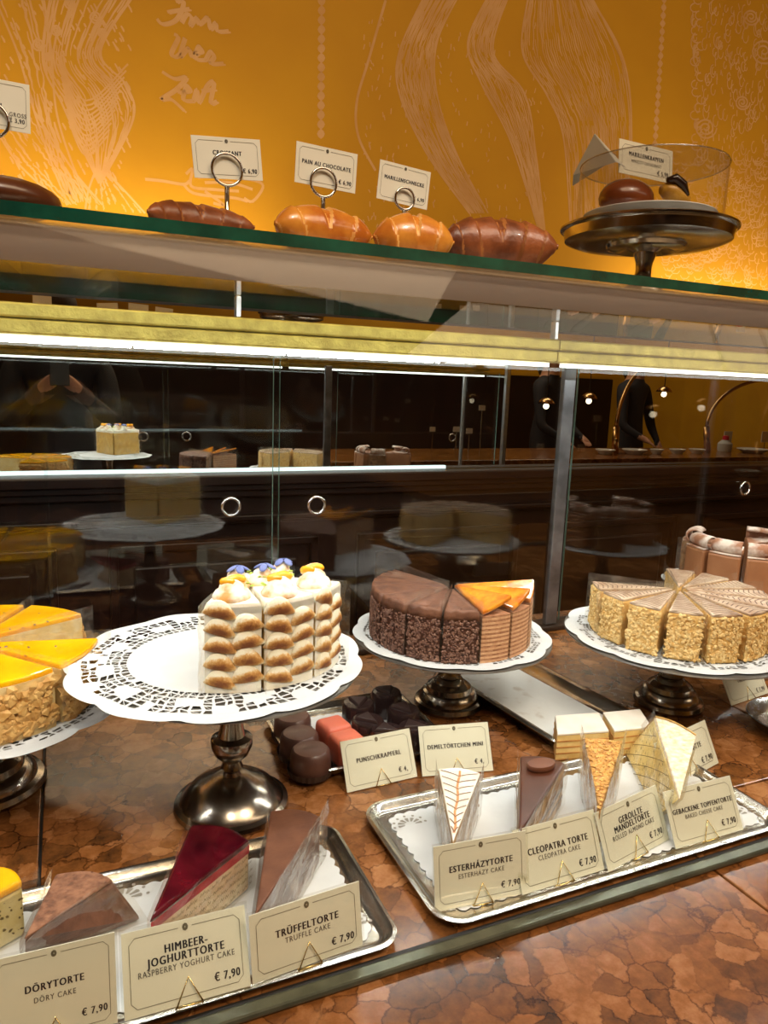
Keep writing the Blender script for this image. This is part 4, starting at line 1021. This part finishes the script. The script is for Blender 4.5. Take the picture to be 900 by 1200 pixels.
for k, (px_, py_) in enumerate(((420, 822), (453, 809), (473, 829), (431, 842), (454, 854), (486, 850))):
    lbs = ['rear left', 'rearmost', 'right rear', 'left middle', 'front middle', 'front right']
    p = onz(px_, py_, .036); t = thing('mini_chocolate_torte', (p.x, p.y, .0055), 'small dark chocolate torte with triangle on top, %s of the six' % lbs[k], 'petit four', 'small dark chocolate tortes')
    part('glazed_cake', MB().lathe((p.x, p.y, .0055), [(.001, 0), (.0195, 0), (.0200, .003), (.0195, .026), (.0175, .0295), (.001, .030)], 30), DK, t, smooth='auto')
    a = -1.9+k*.25; m = MB()
    tri = [Vector((p.x+.016*cos(a+q), p.y+.016*sin(a+q), 0)) for q in (0, 2.3, -2.3)]
    m.loft([at_z(tri, .0352), at_z(tri, .0385, .86)]); part('triangle_chocolate', m, mat('matte_dark', srgb(56, 40, 38), srgb(46, 32, 30), 40, .45), t, bevel=.0006)

# ------------------------------------------------------------------ things on the glass top
GT = ZT+.009+.0016
GOLDEN = mat('golden_crust_pastry', srgb(232, 158, 62), srgb(190, 104, 34), 34, .25, 0, .3, 90, coat=.3)
BROWNP = mat('brown_crust_pastry', srgb(156, 88, 46), srgb(104, 52, 24), 40, .4, 0, .5, 120, coat=.15)
PALEP = mat('pale_dough', srgb(242, 186, 100), srgb(220, 150, 70), 60, .45, 0, .3)
def croissant(c, L, rr, bend, yaw, label, main, group, nr=6, name='croissant', flat=.85, pw=2.6):
    m = MB(); n = 84; seg = 26; rings = []; cx, cy, cz = c
    for i in range(n+1):
        u = i/n*2-1; env = max(.10, (1-abs(u)**pw)**.8); ph = (i/n*nr) % 1
        rings.append([]);
        for j in range(seg):
            th = 2*pi*j/seg; sp = ((u+1)/2*nr + .28*sin(th)*(1 if u < 0 else -1)) % 1
            st = 1+.13*(sp if u < 0 else 1-sp) ; r_ = rr*env*st
            a = u*bend; X = sin(a)*L/2/max(.2, bend); Y = (1-cos(a))*L/2/max(.2, bend)*-1
            lx = X; ly = Y+cos(th)*r_; lz = sin(th)*r_*flat+rr*flat*.98
            lz = max(.0004, lz)
            rings[-1].append((cx+lx*cos(yaw)-ly*sin(yaw), cy+lx*sin(yaw)+ly*cos(yaw), cz+lz))
    m.loft(rings)
    idx = 0
    for i in range(n):
        for j in range(seg):
            th = 2*pi*j/seg; u = i/n*2-1; sp = ((u+1)/2*nr+.28*sin(th)*(1 if u < 0 else -1)) % 1
            m.m[idx] = 1 if (sp < .10 if u < 0 else sp > .90) else 0; idx += 1
    return part(name, m, [main, PALEP if main is GOLDEN else mat('brown_ridge', srgb(176, 112, 56), srgb(140, 80, 34), 60, .5)], None, smooth=True, label=label, cat='pastry', group=group)
def top_at(px_, Y): return ony(px_, 280, Y).x
cr_g = 'pastries along the glass top'
PYY = .625
def hrr(px_, py_, fl): return (ony(px_, py_, PYY).z-GT)/(2.02*fl)
croissant((top_at(228, PYY), PYY, GT), .098, hrr(228, 240, .80), .9, .15, 'dark brown flat croissant behind the CROISSANT card holder', BROWNP, cr_g, flat=.80)
croissant((top_at(374, PYY), PYY, GT), .094, hrr(374, 244, .95), .5, .1, 'golden glazed chocolate pastry below the PAIN AU CHOCOLATE card', GOLDEN, cr_g, nr=4, name='chocolate_pastry', flat=.95, pw=3)
croissant((top_at(482, PYY), PYY, GT), .078, hrr(480, 252, .95), .5, -.2, 'golden glazed pastry below the rightmost ring held card', GOLDEN, cr_g, nr=4, name='glazed_pastry', flat=.95)
croissant((top_at(578, PYY), PYY, GT), .125, hrr(568, 256, .95), .9, -.25, 'large dark croissant between the golden pastries and the silver stand', BROWNP, cr_g, flat=.95)
m = MB(); q_ = (ony(12, 209, PYY).z-GT)/2; m.ell((top_at(5, PYY), PYY, GT+q_), (.040, .034, q_), None, 24, 12)
part('bread_roll', m, [mat('dark_bun', srgb(104, 60, 34), srgb(78, 40, 22), 20, .3, 0, .1, coat=.3)], None, smooth=True, label='smooth dark bread roll at the top left corner of the glass', cat='pastry', group=cr_g)
for k, (px_, Y, r_) in enumerate(((228, .64, .048), (372, .64, .046), (482, .635, .038), (580, .645, .056), (5, .65, .046))):
    names = ['dark flat croissant', 'golden chocolate pastry', 'golden glazed pastry', 'large dark croissant', 'dark bread roll']
    doily((top_at(px_, Y), Y, ZT+.009-.0004), r_, 10, 'white lace doily on the glass top under the %s' % names[k], S=40, rings=3, solid=.72, seed=30+k, droop=0)
# ring holders and cards
def ring_card(px4, Y, lines, price, label, ringpx, group, hl):
    A, B, C_, D = [ony(x, y, Y) for x, y in px4]; U = (B-A); w = U.length; U.normalize(); V = (D-A); h = V.length; V.normalize()
    V = (V-U*V.dot(U)).normalized(); Nn = U.cross(V)
    card_on((A, U, V, Nn), w, h, lines, price, label, group, easel=False, sleeve=False)
    c = ony(ringpx[0], ringpx[1], Y-.003); r_ = ringpx[2]*.72/850
    t = thing('ring_card_holder', (c.x, Y-.003, GT), hl, 'card holder', 'metal ring card holders on the glass top')
    part('ring', MB().tube([(c.x+r_*cos(q*pi/12), Y-.0035, c.z+r_*sin(q*pi/12)) for q in range(24)], .0013, 8, True), CHROME, t, smooth=True)
    part('stem', MB().tube([(c.x, Y-.003, GT+.002), (c.x, Y-.003, c.z-r_)], .0022, 10), CHROME, t, smooth=True)
    part('weighted_base', MB().lathe((c.x, Y-.003, GT), [(.001, 0), (.014, 0), (.0145, .002), (.010, .004), (.001, .0045)], 24), CHROME, t, smooth='auto')
TG = 'ring held cards on the glass top'
ring_card([(228, 208), (308, 212), (310, 162), (230, 159)], .70, [('CROISSANT', .085, .62, 1)], '€ 6,90', 'white card reading CROISSANT held by a metal ring', (266, 199, 16), TG, 'metal ring card holder with tall stem in front of the CROISSANT card')
ring_card([(345, 213), (416, 227), (419, 179), (347, 165)], .695, [('PAIN AU CHOCOLATE', .085, .55, 1)], '€ 6,90', 'white card reading PAIN AU CHOCOLATE held by a metal ring', (379, 214, 15), TG, 'metal ring card holder in front of the PAIN AU CHOCOLATE card')
ring_card([(441, 232), (500, 246), (502, 202), (443, 186)], .69, [('MARILLENSCHNECKE', .088, .6, 1)], '€ 6,90', 'white card tilted right above the second golden pastry, held by a metal ring', (474, 233, 12), TG, 'metal ring card holder in front of the tilted card, rightmost of the holders')
ring_card([(-52, 142), (36, 157), (34, 97), (-52, 83)], .69, [('TIROL', .11, .46, 1), ('GROSS', .085, .33, 0, .83)], '€ 3,90', 'white card ending in € 3,90 at the upper left border', (-11, 140, 15), TG, 'metal ring card holder at the upper left border, mostly out of view')

# the stand with clear cover on the glass top
SX, SY = .717, .786; SZ = .622
stand((SX, SY, GT), SZ, .112, .042, 'dark silver footed stand with clear cover on the glass top', .0105, 1, True)
doily((SX, SY, SZ+.009), .088, 12, 'white lace doily under the plate inside the clear cover', plate=.2, seed=44, solid=.6, S=60, rings=4)
part('china_plate', MB().lathe((SX, SY, SZ+.0108), [(.001, 0), (.045, 0), (.047, .002), (.072, .008), (.084, .013), (.0835, .014), (.070, .0095), (.046, .0035), (.001, .0035)], 56), mat('white_china', (.74, .76, .75), (.7, .72, .71), 10, .15, coat=.4), None, smooth='auto', label='white china plate inside the clear cover', cat='plate')
m = MB(); m.ell((SX-.036, SY+.004, SZ+.041), (.038, .030, .025), None, 24, 12)
part('glazed_bun', m, mat('bun_glaze', srgb(120, 62, 32), srgb(96, 44, 22), 20, .25, coat=.3), None, smooth=True, label='smooth brown glazed bun under the clear cover', cat='pastry')
t = thing('filled_pastry', (SX+.034, SY-.004, SZ+.006), 'yellow pastry with dark chocolate filling under the clear cover', 'pastry')
m = MB(); m.tube([(SX+.008+.0065*k, SY-.010-.001*k, SZ+0.057-.0009*k*k*.55) for k in range(8)], [.006, .010, .0125, .0125, .012, .011, .008, .004], 14); part('dough', m, mat('yellow_dough', srgb(206, 160, 62), srgb(160, 112, 34), 50, .4, 0, .2, coat=.2), t, smooth=True)
m = MB(); m.tube([(SX+.008, SY-.018, SZ+0.066), (SX+.018, SY-.022, SZ+0.069), (SX+.030, SY-.024, SZ+0.062), (SX+.040, SY-.025, SZ+0.050)], [.003, .006, .006, .002], 8); part('chocolate_filling', m, DK, t, smooth=True)
cv = thing('clear_cover', (SX, SY, SZ+.003), 'clear round acrylic cover over the pastries on the silver stand', 'cover')
r_ = .092; h0, h1 = SZ+.0030, SZ+.084
part('wall', MB().loft([[(SX+q*cos(j*pi/36), SY+q*sin(j*pi/36), z) for j in range(72)] for q, z in ((r_, h0), (r_, h1))], False, False), GL_DOME, cv, smooth=True)
part('lid_disc', MB().lathe((SX, SY, h1), [(.001, .0010), (r_, .0010)], 72), glass('thin_lid', (.97, .97, .97), .0, haze=.03, haze_col=(.8, .8, .8)), cv, smooth='auto')
rim = MB()
for z in (h0+.0005, h1+.0008): rim.tube([(SX+r_*cos(j*pi/36), SY+r_*sin(j*pi/36), z) for j in range(72)], .0009, 6, True)
part('rim', rim, glass('acrylic_rim', (.75, .75, .72), .35, .1), cv, smooth=True)
# tent card on the lid, and a flat card leaning behind it
hz = h1+.0022
def leaning(px4, Y0, Y1):
    a, b = ony(*px4[0], Y0), ony(*px4[1], Y1); a.z = b.z = hz
    return a, b
# tent card: two faces meeting at the ridge, seen end-on at the left
Lf = onz(672, 205, hz); Rf = onz(722, 190, hz); Rb = onz(741, 187, hz); Rb = Vector((Rf.x+.026, Rf.y+.012, hz)); Lb = Vector((Lf.x+.034, Lf.y+.045, hz))
mx_ = (Lf+Rf)/2; R0 = ony(697, 157, mx_.y); R1 = Vector((R0.x+.054, R0.y+.020, R0.z-.018))
tc_ = thing('tent_card', (mx_.x, mx_.y, hz), 'folded grey-white tent card standing on the clear cover', 'sign')
m = MB(); m.add([Lf, Lb, R1, R0], [(0, 1, 2, 3)]); m.add([Lf, R0, Rf], [(0, 1, 2)]); m.add([R0, R1, Rb, Rf], [(0, 1, 2, 3)])
o = part('folded_card', m, mat('grey_card', (.60, .61, .56), (.55, .56, .51), 20, .6), tc_); so = o.modifiers.new('s', 'SOLIDIFY'); so.thickness = .0006
U = (Rb-Rf).normalized(); V = ((R0-Rf)-U*(R0-Rf).dot(U)).normalized(); Nn = U.cross(V)
Nn = Nn if Nn.dot(EYE-Rf) > 0 else -Nn
lt = MB(); put_text(lt, 'VANILLEKRAPFEN', (Rb-Rf).length*.5, .022, .0062, (Rf, U, V, Nn), .8, .03); part('lettering', lt, INK, tc_)
frm = (Vector((SX-.018, SY+.045, hz)), Vector((.995, .05, 0)).normalized(), Vector((0, .1, 1)).normalized(), Vector((0, -1, .1)).normalized())
card_on(frm, .100, .044, [('MARILLENKRAPFEN', .08, .62, 1), ('APRICOT DOUGHNUT', .06, .42, 0)], '€ 5,90', 'small white card standing on the clear cover behind the tent card', None, easel=False, sleeve=False)

# ------------------------------------------------------------------ the room behind the camera (seen in the mirror)
def mirr(x, y, Yv): p = ony(x, y, Yv); return Vector((p.x, 2*M_Y-Yv, p.z))
zf_ = mirr(700, 444, 2*M_Y-YB).z
struct('trim_2', MB().box(X0, X1, YB, YB+.03, FZ, zf_), WOOD)
oc_ = thing('opposite_counter', (3.2, -.95, FZ), 'dark wooden sales counter across the room, seen in the mirror', 'counter')
part('counter_body', MB().box(1.4, 6.2, -1.25, -.62, FZ, -.06), WOOD, oc_, bevel=.01)
part('counter_top', MB().box(1.36, 6.24, -1.3, -.58, -.0595, -.03), MARBLE, oc_, bevel=.004)
for k, (b, t1, t2) in enumerate((((720, 540), (722, 500), (765, 430)), ((828, 540), (828, 500), (905, 445)))):
    P0, P1, P2 = mirr(*b, 4.1), mirr(*t1, 4.1), mirr(*t2, 4.1)
    t = thing('arched_brass_rail', (P0.x, P0.y, -.0295), 'curved brass lamp arm on the opposite counter, %s in the mirror' % ('left one' if not k else 'right one'), 'lamp')
    base = Vector((P0.x, P0.y, -.0295))
    part('socket', MB().tube([base, Vector((P1.x, P0.y, P1.z))], .024, 12), BRASS, t, smooth=True)
    pts = [Vector((P1.x, P0.y, P1.z-.01))]
    for q in range(1, 13):
        a = q/12*pi/2; pts.append(Vector((P1.x+(P2.x-P1.x)*(1-cos(a)), P0.y, P1.z+(P2.z-P1.z)*sin(a))))
    part('arm', MB().tube(pts, .013, 10), BRASS, t, smooth=True)
for k, (x, y, w_, h_) in enumerate(((550, 505, .05, .035), (565, 478, .05, .035), (507, 503, .04, .03), (853, 512, .09, .09), (897, 512, .09, .09), (535, 503, .05, .035))):
    p = mirr(x, y, 4.3)
    t = thing('small_counter_card', (p.x, p.y, -.0295), 'small white card on the opposite counter, %s in the mirror' % ['fourth from left', 'third from left, highest', 'leftmost', 'large, second from right', 'large, rightmost', 'second from left'][k], 'sign')
    part('card', MB().box(p.x-w_/2, p.x+w_/2, p.y-.002, p.y+.002, p.z-h_/2, p.z+h_/2), CARD, t)
    part('rod', MB().tube([(p.x, p.y, -.0295), (p.x, p.y, p.z-h_/2)], .003, 6), CHROME, t)
p = mirr(848, 535, 4.2); t = thing('pump_bottle', (p.x, p.y, -.0295), 'white bottle with red cap on the opposite counter, seen in the mirror', 'bottle')
part('bottle', MB().lathe((p.x, p.y, -.0295), [(.001, 0), (.05, 0), (.055, .02), (.055, .06), (.03, .085), (.02, .09), (.001, .09)], 24), PAPER, t, smooth='auto')
part('cap', MB().lathe((p.x, p.y, .0607), [(.001, 0), (.024, 0), (.024, .03), (.001, .035)], 20), mat('red_plastic', (.7, .03, .08), None, 20, .3), t, smooth='auto')
for k, (x, w_) in enumerate(((708, .07), (742, .09), (768, .05), (792, .06), (815, .06), (880, .12))):
    p = mirr(x, 545, 4.05)
    part('serving_dish', MB().lathe((p.x, p.y, -.0295), [(.001, 0), (w_*.6, 0), (w_, .03), (w_*.98, .034), (w_*.6, .008), (.001, .006)], 28), MATS['white_china'], None, smooth='auto', label='white dish on the opposite counter, %s in the mirror' % ['leftmost', 'second from left', 'third from left', 'fourth from left', 'second from right', 'rightmost'][k], cat='dish', group='white dishes in the mirror')
# hanging lamps across the room
for k, (x, y) in enumerate(((690, 470), (778, 462), (640, 476))):
    p = mirr(x, y, 4.9); t = thing('pendant_lamp', (p.x, p.y, CZ), 'small glowing pendant lamp across the room, %s in the mirror' % ('left one', 'middle one', 'right one')[k], 'lamp')
    part('cord', MB().tube([(p.x, p.y, CZ), (p.x, p.y, p.z+.05)], .004, 6), BLACK, t); part('bulb', MB().ell((p.x, p.y, p.z), (.024, .024, .024)), emit('warm_bulb', (1, .8, .55), 5), t, smooth=True)
    part('shade', MB().lathe((p.x, p.y, p.z+.02), [(.02, .05), (.05, .03), (.07, 0), (.066, 0), (.045, .026), (.015, .045)], 24), BRASS, t, smooth=True)

# people across the room and the photographer, seen only in the mirror
SKIN = mat('skin', srgb(206, 156, 128), srgb(196, 142, 114), 20, .5); HAIR = mat('brown_hair', (.03, .018, .012), None, 60, .6)
COAT = mat('navy_coat', (.012, .013, .02), (.008, .009, .014), 30, .8); TROU = mat('dark_trousers', (.01, .01, .012), None, 30, .8)
def person(x, y, yaw, label, hands, coat=COAT, hgt=1.72):
    """one skinned body; hands: two wrist targets in local frame (x right, y forward, z up from floor)"""
    V = []; E = []; Rd = []
    def v(p, r, par=None):
        V.append(p); Rd.append(r)
        if par is not None: E.append((par, len(V)-1))
        return len(V)-1
    k = hgt/1.72
    pel = v((0, 0, .95*k), .15); sp = v((0, 0, 1.12*k), .14, pel); ch = v((0, 0, 1.32*k), .16, sp); nk = v((0, 0, 1.47*k), .06, ch)
    hd = v((0, .02, 1.56*k), .085, nk); ht = v((0, .02, 1.66*k), .085, hd)
    for s in (-1, 1):
        hip = v((.10*s, 0, .86*k), .10, pel); kn = v((.11*s, .02, .48*k), .065, hip); an = v((.11*s, -.01, .09), .045, kn); v((.12*s, .13, .035), .035, an)
        sh = v((.19*s, 0, 1.40*k), .065, ch); wx, wy, wz = hands[0 if s < 0 else 1]
        el = v((.25*s*.6+wx*.4+.05*s, wy*.42-.02, 1.12*k*.75+wz*.25-.03), .045, sh); wr = v((wx, wy, wz), .027, el)
        d = Vector((wx, wy, wz))-Vector(V[el]); d.normalize(); sd = d.cross(Vector((0, 0, 1))).normalized()
        pa = v(tuple(Vector((wx, wy, wz))+d*.06), .03, wr)
        for f in range(4):
            b = Vector(V[pa])+sd*(f-1.5)*.019+d*.02; q = v(tuple(b), .0085, pa); q = v(tuple(b+d*.03+Vector((0, 0, -.004))), .008, q); v(tuple(b+d*(.052-.006*abs(f-1.4))+Vector((0, 0, -.016))), .007, q)
        th = v(tuple(Vector((wx, wy, wz))+d*.025-sd*.032*s+Vector((0, 0, .01))), .010, wr); v(tuple(Vector(V[th])+d*.03-sd*.012*s), .009, th)
    me = bpy.data.meshes.new('b'); me.from_pydata(V, E, []); o = bpy.data.objects.new('b', me); COL.objects.link(o)
    sk = o.modifiers.new('sk', 'SKIN')
    for i, r in enumerate(Rd): me.skin_vertices[0].data[i].radius = (r, r*(.72 if i in (0, 1, 2) else 1))
    me.skin_vertices[0].data[0].use_root = True
    o.modifiers.new('s', 'SUBSURF').levels = 2
    bpy.context.view_layer.update(); me2 = bpy.data.meshes.new_from_object(o.evaluated_get(bpy.context.evaluated_depsgraph_get())); bpy.data.objects.remove(o)
    me2.materials.clear()
    for mm in (coat, TROU, SKIN): me2.materials.append(mm)
    W = [Vector(h_) for h_ in hands]
    for p in me2.polygons:
        c = p.center; p.use_smooth = True
        p.material_index = 2 if (c.z > 1.47*k or min((c-q).length for q in W) < .0 or any((c-q).dot(q-Vector((0, 0, 1.1*k))) > .005*0+.0 and (c-q).length < .17 for q in W)) else (1 if c.z < .80*k else 0)
    t = thing('person', (x, y, FZ), label, 'person'); t.rotation_euler = (0, 0, yaw)
    b = bpy.data.objects.new('body', me2); COL.objects.link(b); b.parent = t
    def sub(nm, mb, m_):
        me_ = bpy.data.meshes.new(nm); me_.from_pydata([tuple(q) for q in mb.v], [], mb.f); me_.materials.append(m_); me_.polygons.foreach_set('use_smooth', [True]*len(me_.polygons))
        oo = bpy.data.objects.new(nm, me_); COL.objects.link(oo); oo.parent = t
    h = MB(); h.ell((0, -.012, 1.655*k), (.088, .098, .100), None, 20, 12); h.ell((0, -.065, 1.56*k), (.075, .045, .10), None, 16, 10); sub('hair', h, HAIR)
    f = MB(); f.ell((0, .105, 1.60*k), (.013, .02, .022)); f.ell((-.087, .02, 1.60*k), (.012, .02, .03)); f.ell((.087, .02, 1.60*k), (.012, .02, .03)); sub('nose_and_ears', f, SKIN)
    e = MB(); e.ell((-.032, .094, 1.625*k), (.014, .01, .008)); e.ell((.032, .094, 1.625*k), (.014, .01, .008)); sub('eyes', e, BLACK)
    l = MB(); l.ell((0, .098, 1.555*k), (.025, .008, .006)); sub('mouth', l, mat('lips', (.4, .12, .1), None, 20, .4))
    return t
ph = person(.0, -.52, 0, 'person in a dark coat holding up a phone, reflected in the mirror at left', [(-.055, .36, 1.30), (.055, .36, 1.30)])
part('phone', MB().box(-.037, .037, -.062, -.054, .355, .49), BLACK, None, bevel=.003, label='black phone held up by the person in the dark coat', cat='phone')
person(3.9, -2.1, -.5, 'person in navy behind the opposite counter, left one in the mirror', [(-.2, .25, .95), (.2, .25, .95)])
person(4.9, -2.15, -.3, 'person in navy behind the opposite counter, right one in the mirror', [(-.2, .25, .95), (.25, .15, .9)])
print('OBJECTS', len(bpy.data.objects))
